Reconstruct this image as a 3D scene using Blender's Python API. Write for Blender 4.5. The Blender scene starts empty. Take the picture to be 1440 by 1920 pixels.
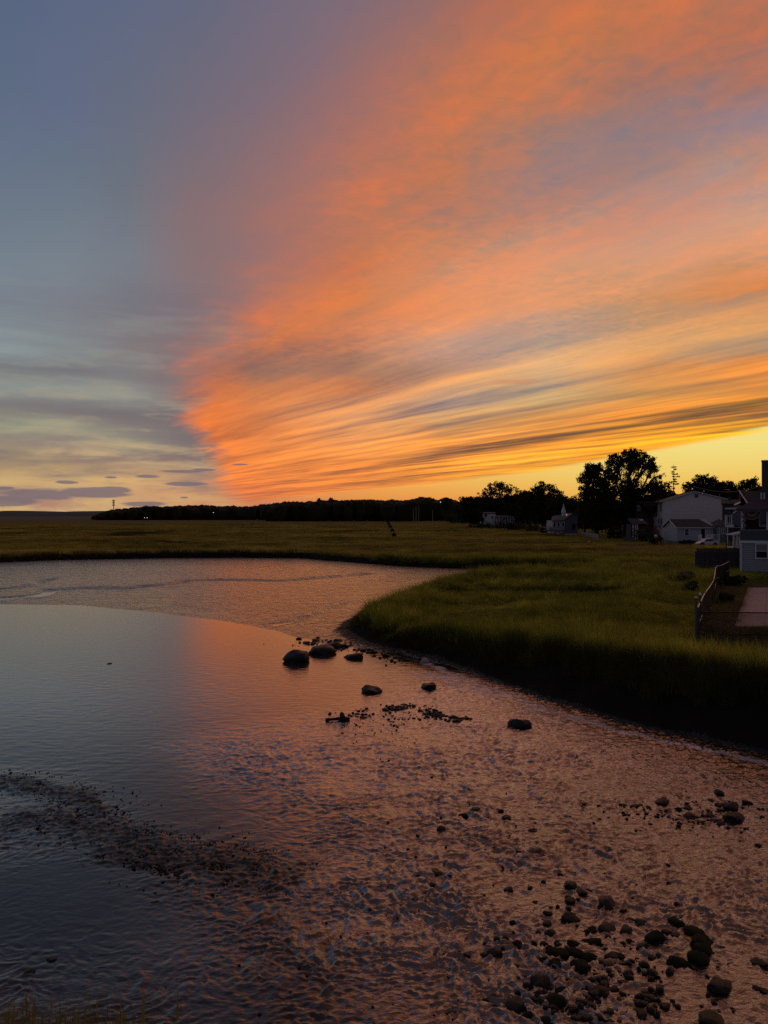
import bpy, bmesh, math, random
import numpy as np
from mathutils import Vector, Matrix, noise

# ------------------------------------------------------------------ camera
scene = bpy.context.scene
COL = scene.collection
FPX, CX, HY, EYE = 1440.0, 720.0, 966.0, 6.0     # focal length in photo pixels, centre column, horizon row, eye height
cam_data = bpy.data.cameras.new('camera')
cam = bpy.data.objects.new('camera', cam_data)
COL.objects.link(cam)
cam_data.sensor_fit = 'HORIZONTAL'
cam_data.sensor_width = 36.0
cam_data.lens = 36.0
cam_data.shift_y = 6.0 / 1440.0
cam_data.clip_start = 0.1
cam_data.clip_end = 20000.0
cam.location = (0, 0, EYE)
cam.rotation_euler = (math.radians(90), 0, 0)
scene.camera = cam

scene.view_settings.view_transform = 'Standard'
scene.view_settings.look = 'None'
scene.view_settings.exposure = 0.0
scene.view_settings.gamma = 1.0
scene.view_settings.use_curve_mapping = False
scene.render.engine = 'CYCLES'
scene.cycles.max_bounces = 6
scene.cycles.diffuse_bounces = 4
scene.cycles.glossy_bounces = 3
scene.cycles.transparent_max_bounces = 8
scene.cycles.use_denoising = False

# ------------------------------------------------------------------ node helpers
def s2l(c):
    c = c / 255.0
    return c / 12.92 if c <= 0.04045 else ((c + 0.055) / 1.055) ** 2.4
def rgb(t): return (s2l(t[0]), s2l(t[1]), s2l(t[2]), 1.0)

class NT:
    """small helper that writes node maths as function calls"""
    def __init__(self, tree): self.t = tree; self.n = tree.nodes; self.l = tree.links
    def put(self, sock, v):
        if v is None: return
        if isinstance(v, bpy.types.NodeSocket): self.l.new(v, sock)
        elif isinstance(v, (int, float)):
            try: sock.default_value = v
            except TypeError: sock.default_value = (v, v, v)
        else:
            v = tuple(v)
            if len(v) == 4 and sock.type == 'VECTOR': v = v[:3]
            if len(v) == 3 and sock.type == 'RGBA': v = v + (1.0,)
            sock.default_value = v
    def m(self, op, a, b=None, c=None, clamp=False):
        nd = self.n.new('ShaderNodeMath'); nd.operation = op; nd.use_clamp = clamp
        self.put(nd.inputs[0], a); self.put(nd.inputs[1], b); self.put(nd.inputs[2], c)
        return nd.outputs[0]
    def add(self, a, b): return self.m('ADD', a, b)
    def sub(self, a, b): return self.m('SUBTRACT', a, b)
    def mul(self, a, b): return self.m('MULTIPLY', a, b)
    def div(self, a, b): return self.m('DIVIDE', a, b)
    def rng(self, v, a, b, c=0.0, d=1.0, smooth=False):
        nd = self.n.new('ShaderNodeMapRange'); nd.clamp = True
        if smooth: nd.interpolation_type = 'SMOOTHSTEP'
        for i, x in enumerate((v, a, b, c, d)): self.put(nd.inputs[i], x)
        return nd.outputs[0]
    def vec(self, x, y, z):
        nd = self.n.new('ShaderNodeCombineXYZ')
        for i, v in enumerate((x, y, z)): self.put(nd.inputs[i], v)
        return nd.outputs[0]
    def sep(self, v):
        nd = self.n.new('ShaderNodeSeparateXYZ'); self.put(nd.inputs[0], v); return nd.outputs
    def noise(self, v, scale, detail=4.0, rough=0.55, dist=0.0, color=False):
        nd = self.n.new('ShaderNodeTexNoise'); nd.noise_dimensions = '3D'
        self.put(nd.inputs['Vector'], v); nd.inputs['Scale'].default_value = scale
        nd.inputs['Detail'].default_value = detail; nd.inputs['Roughness'].default_value = rough
        nd.inputs['Distortion'].default_value = dist
        return nd.outputs['Color' if color else 'Fac']
    def voro(self, v, scale, feature='F1', rand=1.0, out='Distance'):
        nd = self.n.new('ShaderNodeTexVoronoi'); nd.feature = feature
        self.put(nd.inputs['Vector'], v); nd.inputs['Scale'].default_value = scale
        nd.inputs['Randomness'].default_value = rand
        return nd.outputs[out]
    def mix(self, f, a, b):
        nd = self.n.new('ShaderNodeMix'); nd.data_type = 'RGBA'; nd.clamp_factor = True
        self.put(nd.inputs[0], f); self.put(nd.inputs[6], a); self.put(nd.inputs[7], b)
        return nd.outputs[2]
    def mixf(self, f, a, b):
        nd = self.n.new('ShaderNodeMix'); nd.data_type = 'FLOAT'; nd.clamp_factor = True
        self.put(nd.inputs[0], f); self.put(nd.inputs[2], a); self.put(nd.inputs[3], b)
        return nd.outputs[0]
    def vm(self, op, a, b=None, s=None):
        nd = self.n.new('ShaderNodeVectorMath'); nd.operation = op
        self.put(nd.inputs[0], a); self.put(nd.inputs[1], b)
        if s is not None: self.put(nd.inputs['Scale'], s)
        return nd.outputs[1] if op in ('LENGTH', 'DISTANCE', 'DOT_PRODUCT') else nd.outputs[0]
    def ramp(self, f, stops, interp='LINEAR'):
        nd = self.n.new('ShaderNodeValToRGB'); self.put(nd.inputs[0], f)
        cr = nd.color_ramp; cr.interpolation = interp
        stops = sorted(stops, key=lambda s: s[0])
        while len(cr.elements) < len(stops): cr.elements.new(0.5)
        for e, (p, c) in zip(cr.elements, stops):
            e.position = p
        for e, (p, c) in zip(cr.elements, stops):
            e.color = c if len(c) == 4 else (*c, 1)
        return nd.outputs['Color']

# ------------------------------------------------------------------ world: dusk sky
AZ = lambda x: math.atan((x - CX) / FPX)                                   # azimuth of a photo column
EL = lambda x, y: math.atan((HY - y) / FPX * math.cos(AZ(x)))              # elevation of a photo row in that column

world = bpy.data.worlds.new('World'); scene.world = world; world.use_nodes = True
world.node_tree.nodes.clear()
W = NT(world.node_tree)
tc = W.n.new('ShaderNodeTexCoord')
dx, dy, dz = W.sep(tc.outputs['Generated'])
az0 = W.m('ARCTAN2', dx, dy)
hor = W.m('SQRT', W.add(W.mul(dx, dx), W.mul(dy, dy)))
el0 = W.m('ARCTAN2', W.m('MAXIMUM', dz, 0.0), hor)
# coordinates on the flat cloud sheet overhead (soft near the horizon)
zz = W.add(W.m('MAXIMUM', dz, 0.0), 0.012)
pu, pv = W.div(dx, zz), W.div(dy, zz)
sa = math.radians(32)
al = W.sub(W.mul(pu, math.sin(sa)), W.mul(pv, math.cos(sa)))     # along the streaks
ac = W.add(W.mul(pu, math.cos(sa)), W.mul(pv, math.sin(sa)))     # across the streaks
# gentle warps
warp = W.noise(W.vec(pu, pv, 0.0), 0.5, 2.0, 0.5, color=True)
wx, wy, wz = W.sep(warp)
ac = W.add(ac, W.mul(W.sub(wx, 0.5), 0.35))
big = W.noise(W.vec(W.mul(al, 0.16), W.mul(ac, 0.9), 3.1), 1.0, 3.0, 0.5)
streak = W.noise(W.vec(W.mul(al, 0.16), W.mul(ac, 1.5), 7.7), 1.0, 4.0, 0.62)
thin = W.noise(W.vec(W.mul(al, 0.35), W.mul(W.add(ac, W.mul(W.sub(streak, 0.5), 0.25)), 3.6), 2.7), 1.0, 3.0, 0.6)
fine = W.noise(W.vec(W.mul(al, 0.9), W.mul(ac, 4.2), 1.3), 1.6, 5.0, 0.6)
mott = W.noise(W.vec(W.mul(pu, 1.0), W.mul(pv, 1.0), 9.2), 15.0, 4.0, 0.6, 0.7)
mottm = W.noise(W.vec(W.mul(al, 0.8), W.mul(ac, 1.4), 4.4), 3.2, 3.0, 0.55, 0.3)
rip = W.noise(W.vec(W.mul(al, 2.2), W.mul(ac, 9.0), 2.2), 2.0, 3.0, 0.55, 0.3)
# angular noise for wisps low on the left
ang = W.noise(W.vec(W.mul(az0, 5.0), W.mul(el0, 42.0), 0.0), 1.0, 4.0, 0.55, 0.4)
ang2 = W.noise(W.vec(W.mul(az0, 16.0), W.mul(el0, 70.0), 5.0), 1.0, 5.0, 0.6, 0.3)
angb = W.noise(W.vec(W.mul(az0, 7.0), W.mul(el0, 9.0), 5.0), 1.0, 4.0, 0.55, 0.3)

def azel_warp(a, b, c, d):
    az = W.add(az0, W.mul(W.add(W.mul(W.sub(angb, 0.5), a), W.mul(W.sub(ang2, 0.5), c)), W.rng(el0, 0.0, 0.05)))
    el = W.add(el0, W.add(W.mul(W.sub(ang, 0.5), b), W.mul(W.sub(ang2, 0.5), d)))
    return az, el
PAR = W.div(el0, math.pi / 2)
def column(x, rows, par, zen=(72, 65, 74)):
    st = [(EL(x, y) / (math.pi / 2), rgb(c)) for y, c in rows]
    st.append((0.62, rgb(zen)))
    return W.ramp(par, st)
def grid(cols, az, par, zen=(72, 65, 74)):
    out = None; prev = None
    for x, rows in cols:
        r = column(x, rows, par, zen)
        a = AZ(x)
        out = r if out is None else W.mix(W.rng(az, prev, a), out, r)
        prev = a
    return out

A_COLS = [
 (0,   [(0,(88,102,128)),(150,(92,106,130)),(300,(101,114,135)),(400,(108,121,135)),(500,(118,130,142)),(580,(122,131,140)),(655,(136,149,152)),(690,(119,119,122)),(722,(138,146,142)),(760,(123,119,118)),(798,(152,152,130)),(830,(150,136,116)),(868,(166,141,107)),(900,(196,162,112)),(925,(168,136,112)),(950,(165,130,110)),(966,(165,125,112))]),
 (120, [(0,(92,103,130)),(200,(98,107,134)),(300,(101,114,131)),(400,(111,122,136)),(500,(120,130,140)),(580,(122,125,134)),(655,(132,138,140)),(695,(117,116,121)),(727,(140,146,141)),(772,(121,113,115)),(797,(155,155,131)),(832,(141,126,119)),(868,(163,139,110)),(900,(208,172,116)),(930,(178,140,115)),(966,(175,125,108))]),
 (240, [(0,(95,104,130)),(200,(102,108,126)),(350,(108,114,126)),(480,(119,124,134)),(560,(118,117,126)),(655,(128,122,124)),(700,(124,123,126)),(742,(146,149,140)),(780,(117,109,113)),(832,(150,144,125)),(862,(143,120,111)),(898,(214,172,116)),(935,(195,145,110)),(966,(182,122,100))]),
 (360, [(0,(100,104,125)),(200,(112,107,122)),(300,(122,109,118)),(400,(134,111,114)),(500,(136,113,115)),(580,(126,112,118)),(700,(140,114,112)),(760,(124,109,112)),(820,(120,108,112)),(862,(130,111,110)),(895,(184,145,114)),(930,(206,152,107)),(966,(188,122,95))]),
 (600, [(0,(118,107,122)),(200,(134,108,116)),(300,(145,110,112)),(500,(140,112,116)),(760,(124,109,112)),(862,(150,112,105)),(930,(190,125,95)),(966,(188,118,90))]),
 (1100,[(0,(140,108,110)),(300,(150,112,112)),(966,(200,130,90))]),
]
B_COLS = [
 (340, [(0,(112,106,122)),(250,(130,108,116)),(400,(150,110,106)),(500,(172,110,94)),(600,(205,115,82)),(700,(230,122,70)),(780,(240,126,62)),(860,(244,132,66)),(920,(232,128,74)),(966,(200,116,84))]),
 (480, [(0,(122,106,120)),(120,(124,106,119)),(240,(143,108,114)),(340,(164,112,104)),(430,(188,112,90)),(500,(208,116,80)),(560,(226,122,70)),(590,(232,124,68)),(630,(226,126,76)),(662,(176,116,96)),(698,(146,110,102)),(735,(200,126,88)),(800,(226,136,82)),(860,(230,137,77)),(910,(226,130,78)),(966,(200,116,86))]),
 (660, [(0,(142,107,114)),(100,(162,109,101)),(200,(178,112,96)),(270,(198,116,84)),(350,(208,121,81)),(430,(206,122,84)),(500,(200,120,88)),(555,(220,129,85)),(615,(205,130,98)),(660,(156,114,104)),(695,(152,114,104)),(725,(214,134,90)),(780,(216,156,112)),(830,(220,148,98)),(868,(230,142,78)),(925,(234,140,74))]),
 (840, [(0,(165,108,96)),(80,(178,114,92)),(160,(195,118,84)),(240,(205,121,84)),(330,(198,121,90)),(400,(176,122,108)),(450,(198,132,104)),(520,(216,144,110)),(590,(226,148,106)),(645,(202,158,134)),(705,(212,155,114)),(755,(190,160,130)),(800,(186,142,104)),(830,(226,148,82)),(880,(238,154,70))]),
 (1020,[(0,(190,115,88)),(95,(205,121,82)),(190,(188,120,96)),(240,(164,122,112)),(320,(158,125,122)),(400,(184,132,116)),(480,(212,150,119)),(560,(220,155,116)),(620,(198,160,134)),(685,(203,168,132)),(745,(180,158,124)),(782,(190,138,92)),(830,(238,155,68)),(875,(245,172,66))]),
 (1200,[(0,(202,119,84)),(75,(194,116,88)),(150,(168,115,104)),(250,(150,124,125)),(330,(160,129,126)),(400,(190,140,125)),(480,(210,155,125)),(560,(213,151,108)),(640,(196,156,118)),(700,(212,150,98)),(738,(178,137,96)),(780,(235,150,64)),(825,(247,170,55))]),
 (1420,[(0,(180,115,98)),(60,(188,113,91)),(130,(162,116,110)),(220,(154,129,136)),(300,(186,139,121)),(350,(184,149,139)),(420,(213,158,129)),(490,(222,150,110)),(536,(232,138,80)),(562,(186,142,112)),(605,(203,154,110)),(650,(172,146,120)),(682,(228,146,78)),(730,(182,126,80)),(758,(240,156,60)),(778,(176,120,72)),(798,(252,180,50))]),
]
C_COLS = [
 (420, [(880,(205,145,105)),(930,(205,135,98)),(966,(192,112,84))]),
 (700, [(880,(236,180,98)),(925,(232,156,78)),(966,(222,118,66))]),
 (900, [(870,(238,198,106)),(905,(236,182,90)),(932,(234,160,76)),(966,(222,128,60))]),
 (1100,[(830,(240,212,120)),(880,(240,205,110)),(925,(236,182,84)),(966,(230,150,68))]),
 (1300,[(800,(240,222,135)),(840,(240,219,128)),(880,(238,205,110)),(925,(235,180,80)),(966,(226,150,68))]),
]
azA, elA = azel_warp(0.035, 0.012, 0.02, 0.004)
skyA = grid(A_COLS, azA, W.div(W.m('MAXIMUM', elA, 0.0), math.pi / 2))
azB, elB = azel_warp(0.03, 0.004, 0.02, 0.003)
skyB = grid(B_COLS, azB, W.div(W.m('MAXIMUM', W.add(elB, W.mul(W.sub(mottm, 0.5), W.rng(el0, 0.1, 0.4, 0.01, 0.07))), 0.0), math.pi / 2), (104, 74, 67))
skyC = grid(C_COLS, az0, PAR)

# left wisps of dull cloud
lowl = W.rng(el0, 0.02, 0.30, 1.0, 0.0)
wis = W.mul(W.sub(ang, 0.5), W.mul(lowl, 0.9))
wis = W.add(wis, W.mul(W.mul(W.sub(ang2, 0.5), lowl), 0.45))
skyA = W.mix(W.rng(wis, 0.0, 0.15), skyA, W.mix(W.rng(el0, 0.03, 0.2), rgb((206, 170, 118)), rgb((146, 150, 142))))
skyA = W.mix(W.rng(wis, 0.0, -0.16, 0.0, 0.75), skyA, rgb((118, 108, 112)))

# cloud texture of the lit sheet
lo = W.rng(el0, 0.16, 0.03)                  # 1 near the horizon, where the streaks are strong
mid = W.rng(el0, 0.10, 0.30)
m1 = W.mul(W.sub(streak, 0.5), 2.6)
m2 = W.mul(W.sub(fine, 0.5), 1.6)
m3 = W.mul(W.sub(mott, 0.5), 2.0)
m4 = W.mul(W.sub(mottm, 0.5), 2.4)
azr = W.rng(az0, AZ(420), AZ(900), 0.45, 1.0)
m1 = W.rng(streak, 0.40, 0.62, -1.0, 1.0)
mt = W.rng(thin, 0.38, 0.64, -1.0, 1.0)
mlow = W.add(W.mul(m1, W.rng(el0, 0.34, 0.12, 0.25, 0.95)), W.mul(mt, W.mul(W.rng(el0, 0.26, 0.13, 0.12, 0.75), W.rng(el0, 0.0, 0.05, 0.35, 1.0))))
mlow = W.mul(W.add(mlow, W.mul(m2, 0.25)), azr)
mband = W.rng(W.noise(W.vec(W.mul(pu, 0.5), W.mul(pv, 0.5), 6.6), 3.0, 2.0, 0.5), 0.40, 0.62)
mhi = W.mul(W.add(W.mul(m3, W.mixf(mband, 0.5, 1.7)), W.add(W.mul(m4, W.mixf(mband, 0.55, 0.9)), W.mul(W.sub(rip, 0.5), 1.1))), mid)
mm = W.add(mlow, mhi)
kR = W.mixf(mid, 0.46, 0.25); kG = W.mixf(mid, 0.42, 0.03); kB = W.mixf(mid, 0.04, -0.16)
mod = W.vec(W.add(1.0, W.mul(mm, kR)), W.add(1.0, W.mul(mm, kG)), W.add(1.0, W.mul(mm, kB)))
skyB = W.vm('MULTIPLY', W.vm('MULTIPLY', skyB, mod), W.vec(W.mixf(mid, 1.05, 1.04), W.mixf(mid, 0.96, 0.98), W.rng(W.sep(skyB)[2], 0.10, 0.20, 0.78, 0.92)))

# edge between the dull left sky and the lit sheet: azimuth as a function of elevation
AZN = lambda x: (AZ(x) + 1.0) / 2.0
edge_pts = [(966,440),(940,428),(905,400),(880,402),(850,392),(820,365),(795,338),(770,345),(735,345),(700,352),(650,385),(600,430),(560,465),(480,490),(400,510),(300,550),(200,590),(100,625),(0,670)]
edge = W.ramp(PAR, [(EL(x, y) / (math.pi / 2), (AZN(x),) * 3) for y, x in edge_pts] + [(0.6, (0.62,) * 3)])
soft = W.ramp(PAR, [(EL(450, y) / (math.pi / 2), (s,) * 3) for y, s in [(966,.03),(900,.022),(800,.026),(700,.055),(600,.085),(480,.15),(300,.22),(0,.26)]])
azE = W.add(W.div(W.add(az0, 1.0), 2.0), W.add(W.mul(W.sub(ang2, 0.5), W.mixf(mid, 0.020, 0.012)), W.add(W.mul(W.sub(fine, 0.5), 0.02), W.mul(W.sub(W.noise(W.vec(W.mul(az0, 9.0), W.mul(el0, 30.0), 8.0), 1.0, 4.0, 0.6, 0.5), 0.5), W.rng(el0, 0.0, 0.12, 0.012, 0.035)))))
azE = W.add(azE, W.mul(W.sub(mottm, 0.5), W.mul(mid, 0.05)))
tE = W.rng(W.div(W.sub(azE, edge), soft), -0.35, 0.65, smooth=True)
# the far edge of the sheet above the clear yellow strip
e2 = [(0,966),(430,950),(500,938),(600,926),(700,917),(800,907),(900,896),(1000,884),(1100,868),(1260,838),(1440,803),(1700,750),(2600,690)]
ELN = lambda x, y: EL(x, y) * 3.0
edge2 = W.ramp(W.div(W.add(az0, 1.0), 2.0), [(AZN(x), (ELN(x, y),) * 3) for x, y in e2])
d2 = W.sub(W.add(W.mul(el0, 3.0), W.add(W.mul(W.sub(streak, 0.5), 0.045), W.mul(W.sub(thin, 0.5), 0.03))), edge2)
tC = W.rng(d2, -0.010, 0.012, smooth=True)
sky_right = W.mix(tC, skyC, skyB)
front = W.mix(tE, skyA, sky_right)

# small slate clouds low on the left
def blob(x, y, w, h):
    a = W.div(W.sub(az0, AZ(x)), w / FPX); b = W.div(W.sub(el0, EL(x, y)), h / FPX)
    d = W.add(W.mul(a, a), W.mul(b, b))
    return W.sub(1.0, W.m('SQRT', d))
bl = None
for x, y, w, h in [(70,927,70,14),(165,924,80,9),(215,920,30,7),(20,938,60,10),(122,904,22,3.5),(10,915,22,3.5),(208,895,13,2.5),(275,893,28,4),(345,884,46,3),(385,881,26,3),(350,907,34,4),(345,933,9,2),(270,945,40,5),(450,871,14,1.5)]:
    v = blob(x, y, w, h); bl = v if bl is None else W.m('MAXIMUM', bl, v)
bl = W.rng(W.add(bl, W.mul(W.sub(ang2, 0.5), 1.7)), -0.02, 0.30)
front = W.mix(W.mul(bl, 0.85), front, rgb((118, 104, 112)))
# lone pinkish wisp in the clear gap
wv = blob(970, 716, 58, 7)
front = W.mix(W.mul(W.rng(W.add(wv, W.mul(W.sub(ang2, 0.5), 1.2)), 0.0, 0.6), 0.6), front, rgb((205, 138, 100)))

# the rest of the dome: the dull blue-grey of dusk behind the camera
back = W.m('MAXIMUM', W.rng(az0, math.radians(48), math.radians(110), smooth=True), W.rng(az0, math.radians(-60), math.radians(-120), smooth=True))
dusk = W.ramp(PAR, [(0.0, rgb((92, 92, 108))), (0.15, rgb((86, 92, 112))), (0.62, rgb((76, 70, 78))), (1.0, rgb((76, 66, 70)))])
skyf = W.mix(back, front, dusk)
# below the horizon the sky node is hidden by ground; keep it dull
skyf = W.mix(W.rng(dz, -0.01, -0.05), skyf, rgb((40, 34, 30)))
ns = W.n.new('ShaderNodeTexSky'); ns.sky_type = 'NISHITA'; ns.sun_disc = False
ns.sun_elevation = math.radians(1.0); ns.sun_rotation = math.radians(40)
bg1 = W.n.new('ShaderNodeBackground'); W.l.new(ns.outputs[0], bg1.inputs[0]); bg1.inputs[1].default_value = 0.002
bg2 = W.n.new('ShaderNodeBackground'); W.l.new(skyf, bg2.inputs[0]); bg2.inputs[1].default_value = 1.0
ad = W.n.new('ShaderNodeAddShader'); W.l.new(bg1.outputs[0], ad.inputs[0]); W.l.new(bg2.outputs[0], ad.inputs[1])
wo = W.n.new('ShaderNodeOutputWorld'); W.l.new(ad.outputs[0], wo.inputs[0])

# the sun has just gone below the trees: only a faint warm glow is left of it
sun_d = bpy.data.lights.new('sun', 'SUN'); sun_d.energy = 0.03; sun_d.angle = math.radians(12); sun_d.color = (1.0, 0.62, 0.35)
sun = bpy.data.objects.new('sun', sun_d); COL.objects.link(sun)
sun.rotation_euler = (math.radians(88), 0, math.radians(180 - 40))

# ------------------------------------------------------------------ numpy noise
_rng = np.random.RandomState(7)
_perm = _rng.permutation(4096)
_gx = np.cos(np.linspace(0, 2 * np.pi * 64, 4096)); _gy = np.sin(np.linspace(0, 2 * np.pi * 64, 4096))
_ga = _rng.rand(4096) * 2 * np.pi; _gx, _gy = np.cos(_ga), np.sin(_ga)
def perlin(x, y, seed=0):
    xi = np.floor(x).astype(np.int64); yi = np.floor(y).astype(np.int64)
    xf, yf = x - xi, y - yi
    def g(ix, iy, fx, fy):
        h = _perm[(_perm[(ix + seed * 131) & 4095] + iy * 7 + seed) & 4095]
        return _gx[h] * fx + _gy[h] * fy
    u = xf * xf * xf * (xf * (xf * 6 - 15) + 10); v = yf * yf * yf * (yf * (yf * 6 - 15) + 10)
    a = g(xi, yi, xf, yf); b = g(xi + 1, yi, xf - 1, yf)
    c = g(xi, yi + 1, xf, yf - 1); d = g(xi + 1, yi + 1, xf - 1, yf - 1)
    return (a + u * (b - a)) * (1 - v) + (c + u * (d - c)) * v
def fbm(x, y, oct=4, seed=0, gain=0.5):
    s = 0; a = 1.0
    for i in range(oct):
        s = s + a * perlin(x * 2 ** i + i * 17.3, y * 2 ** i - i * 9.1, seed + i); a *= gain
    return s
def sstep(a, b, x):
    t = np.clip((x - a) / (b - a), 0, 1); return t * t * (3 - 2 * t)

def seg_dist(px, py, pts):
    """distance to an open polyline"""
    best = np.full(px.shape, 1e9)
    for (x0, y0), (x1, y1) in zip(pts[:-1], pts[1:]):
        ex, ey = x1 - x0, y1 - y0; L = ex * ex + ey * ey + 1e-12
        t = np.clip(((px - x0) * ex + (py - y0) * ey) / L, 0, 1)
        best = np.minimum(best, np.hypot(px - x0 - t * ex, py - y0 - t * ey))
    return best
def inside(px, py, poly):
    c = np.zeros(px.shape, bool)
    for (x0, y0), (x1, y1) in zip(poly, poly[1:] + poly[:1]):
        if y0 == y1: continue
        k = ((y0 > py) != (y1 > py)) & (px < (x1 - x0) * (py - y0) / (y1 - y0) + x0)
        c ^= k
    return c
def sdist(px, py, poly):
    d = seg_dist(px, py, poly + poly[:1])
    return np.where(inside(px, py, poly), -d, d)          # negative inside

def at(px, py, z=0.0):
    """a place on the level z that the photo shows at this pixel"""
    d = (EYE - z) * FPX / (py - HY)
    return ((px - CX) / FPX * d, d)
def X(px, d): return (px - CX) / FPX * d
def Z(py, d): return EYE - (py - HY) / FPX * d

def turned(x0, D, a):
    """for a front wall that starts at (x0, D) and is turned by a: photo column -> metres along the wall, dd behind it"""
    c, sn = math.cos(a), math.sin(a)
    def L(px, dd=0.0):
        u = (px - CX) / FPX
        return (u * (D + dd * c) - x0 - dd * sn) / (c + u * sn)
    return L
# ------------------------------------------------------------------ object helpers
def tag(o, label=None, cat=None, group=None, kind=None):
    if label: o['label'] = label
    if cat: o['category'] = cat
    if group: o['group'] = group
    if kind: o['kind'] = kind
    return o
def empty(name, loc=(0, 0, 0), rz=0.0):
    o = bpy.data.objects.new(name, None); COL.objects.link(o)
    o.location = loc; o.rotation_euler = (0, 0, rz); o.empty_display_size = 0.2
    return o
def link(name, me, parent=None):
    o = bpy.data.objects.new(name, me); COL.objects.link(o)
    if parent is not None: o.parent = parent
    return o
def np_mesh(name, co, faces, mat=None, smooth=False):
    """mesh from numpy arrays, all faces with the same number of corners"""
    me = bpy.data.meshes.new(name)
    n, k = faces.shape
    me.vertices.add(len(co)); me.vertices.foreach_set('co', np.ascontiguousarray(co, dtype=np.float32).ravel())
    me.loops.add(n * k); me.loops.foreach_set('vertex_index', np.ascontiguousarray(faces, dtype=np.int32).ravel())
    me.polygons.add(n); me.polygons.foreach_set('loop_start', np.arange(0, n * k, k, dtype=np.int32))
    if smooth: me.polygons.foreach_set('use_smooth', np.ones(n, dtype=bool))
    me.update(calc_edges=True)
    if mat: me.materials.append(mat)
    return me
def attr(me, name, vals):
    a = me.attributes.new(name, 'FLOAT', 'POINT'); a.data.foreach_set('value', np.ascontiguousarray(vals, dtype=np.float32))

class MB:
    """collects simple shapes, builds them as one mesh"""
    def __init__(self): self.v = []; self.f = []
    def poly(self, pts):
        b = len(self.v); self.v += [tuple(p) for p in pts]; self.f.append(tuple(range(b, b + len(pts)))); return self
    def solid(self, pts, faces):
        b = len(self.v); self.v += [tuple(p) for p in pts]; self.f += [tuple(b + i for i in f) for f in faces]; return self
    def box(self, x0, x1, y0, y1, z0, z1):
        p = [(x, y, z) for z in (z0, z1) for y in (y0, y1) for x in (x0, x1)]
        return self.solid(p, [(0, 2, 3, 1), (4, 5, 7, 6), (0, 1, 5, 4), (2, 6, 7, 3), (0, 4, 6, 2), (1, 3, 7, 5)])
    def bar(self, a, b, w, h=None):
        """a square bar from a to b"""
        h = h or w; a = Vector(a); b = Vector(b); d = (b - a).normalized()
        up = Vector((0, 0, 1)) if abs(d.z) < 0.95 else Vector((0, 1, 0))
        s = d.cross(up).normalized(); u = s.cross(d)
        p = [q + s * i * w / 2 + u * j * h / 2 for q in (a, b) for i, j in ((-1, -1), (1, -1), (1, 1), (-1, 1))]
        return self.solid(p, [(3, 2, 1, 0), (4, 5, 6, 7), (0, 1, 5, 4), (1, 2, 6, 5), (2, 3, 7, 6), (3, 0, 4, 7)])
    def tube(self, pts, r, n=6, cap=True):
        pts = [Vector(p) for p in pts]; rs = r if isinstance(r, (list, tuple)) else [r] * len(pts)
        b = len(self.v); m = len(pts)
        for i, p in enumerate(pts):
            d = (pts[min(i + 1, m - 1)] - pts[max(i - 1, 0)]).normalized()
            up = Vector((0, 0, 1)) if abs(d.z) < 0.9 else Vector((0, 1, 0))
            s = d.cross(up).normalized(); u = s.cross(d)
            for k in range(n):
                t = 2 * math.pi * k / n
                self.v.append(tuple(p + s * math.cos(t) * rs[i] + u * math.sin(t) * rs[i]))
        for i in range(m - 1):
            for k in range(n):
                a, c = b + i * n + k, b + i * n + (k + 1) % n
                self.f.append((a, c, c + n, a + n))
        if cap:
            self.f.append(tuple(b + k for k in range(n))[::-1]); self.f.append(tuple(b + (m - 1) * n + k for k in range(n)))
        return self
    def prism(self, prof, y0, y1, axis='y'):
        """profile of (a, z) points swept along y (or x)"""
        n = len(prof)
        P = [((a, y, z) if axis == 'y' else (y, a, z)) for y in (y0, y1) for a, z in prof]
        return self.solid(P, [tuple(range(n)), tuple(range(2 * n - 1, n - 1, -1))] + [(i, i + n, (i + 1) % n + n, (i + 1) % n) for i in range(n)])
    def mesh(self, name, mat=None, smooth=False):
        me = bpy.data.meshes.new(name); me.from_pydata(self.v, [], self.f)
        bm = bmesh.new(); bm.from_mesh(me); bmesh.ops.recalc_face_normals(bm, faces=bm.faces); bm.to_mesh(me); bm.free()
        if mat: me.materials.append(mat)
        if smooth: me.polygons.foreach_set('use_smooth', [True] * len(me.polygons))
        return me
    def build(self, name, mat=None, parent=None, smooth=False):
        return link(name, self.mesh(name, mat, smooth), parent)

# ------------------------------------------------------------------ materials
def new_mat(name):
    m = bpy.data.materials.new(name); m.use_nodes = True
    N = NT(m.node_tree); b = m.node_tree.nodes['Principled BSDF']
    N.b = b; N.out = m.node_tree.nodes['Material Output']
    N.g = N.n.new('ShaderNodeNewGeometry'); N.pos = N.g.outputs['Position']
    N.tc = N.n.new('ShaderNodeTexCoord'); N.oi = N.n.new('ShaderNodeObjectInfo')
    return m, N
def bump(N, h, strength=0.3, dist=0.1, prev=None):
    nd = N.n.new('ShaderNodeBump'); N.put(nd.inputs['Strength'], strength); N.put(nd.inputs['Distance'], dist); N.l.new(h, nd.inputs['Height'])
    if prev is not None: N.l.new(prev, nd.inputs['Normal'])
    return nd.outputs[0]
def attn(N, name):
    nd = N.n.new('ShaderNodeAttribute'); nd.attribute_name = name; return nd.outputs['Fac']

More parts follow.
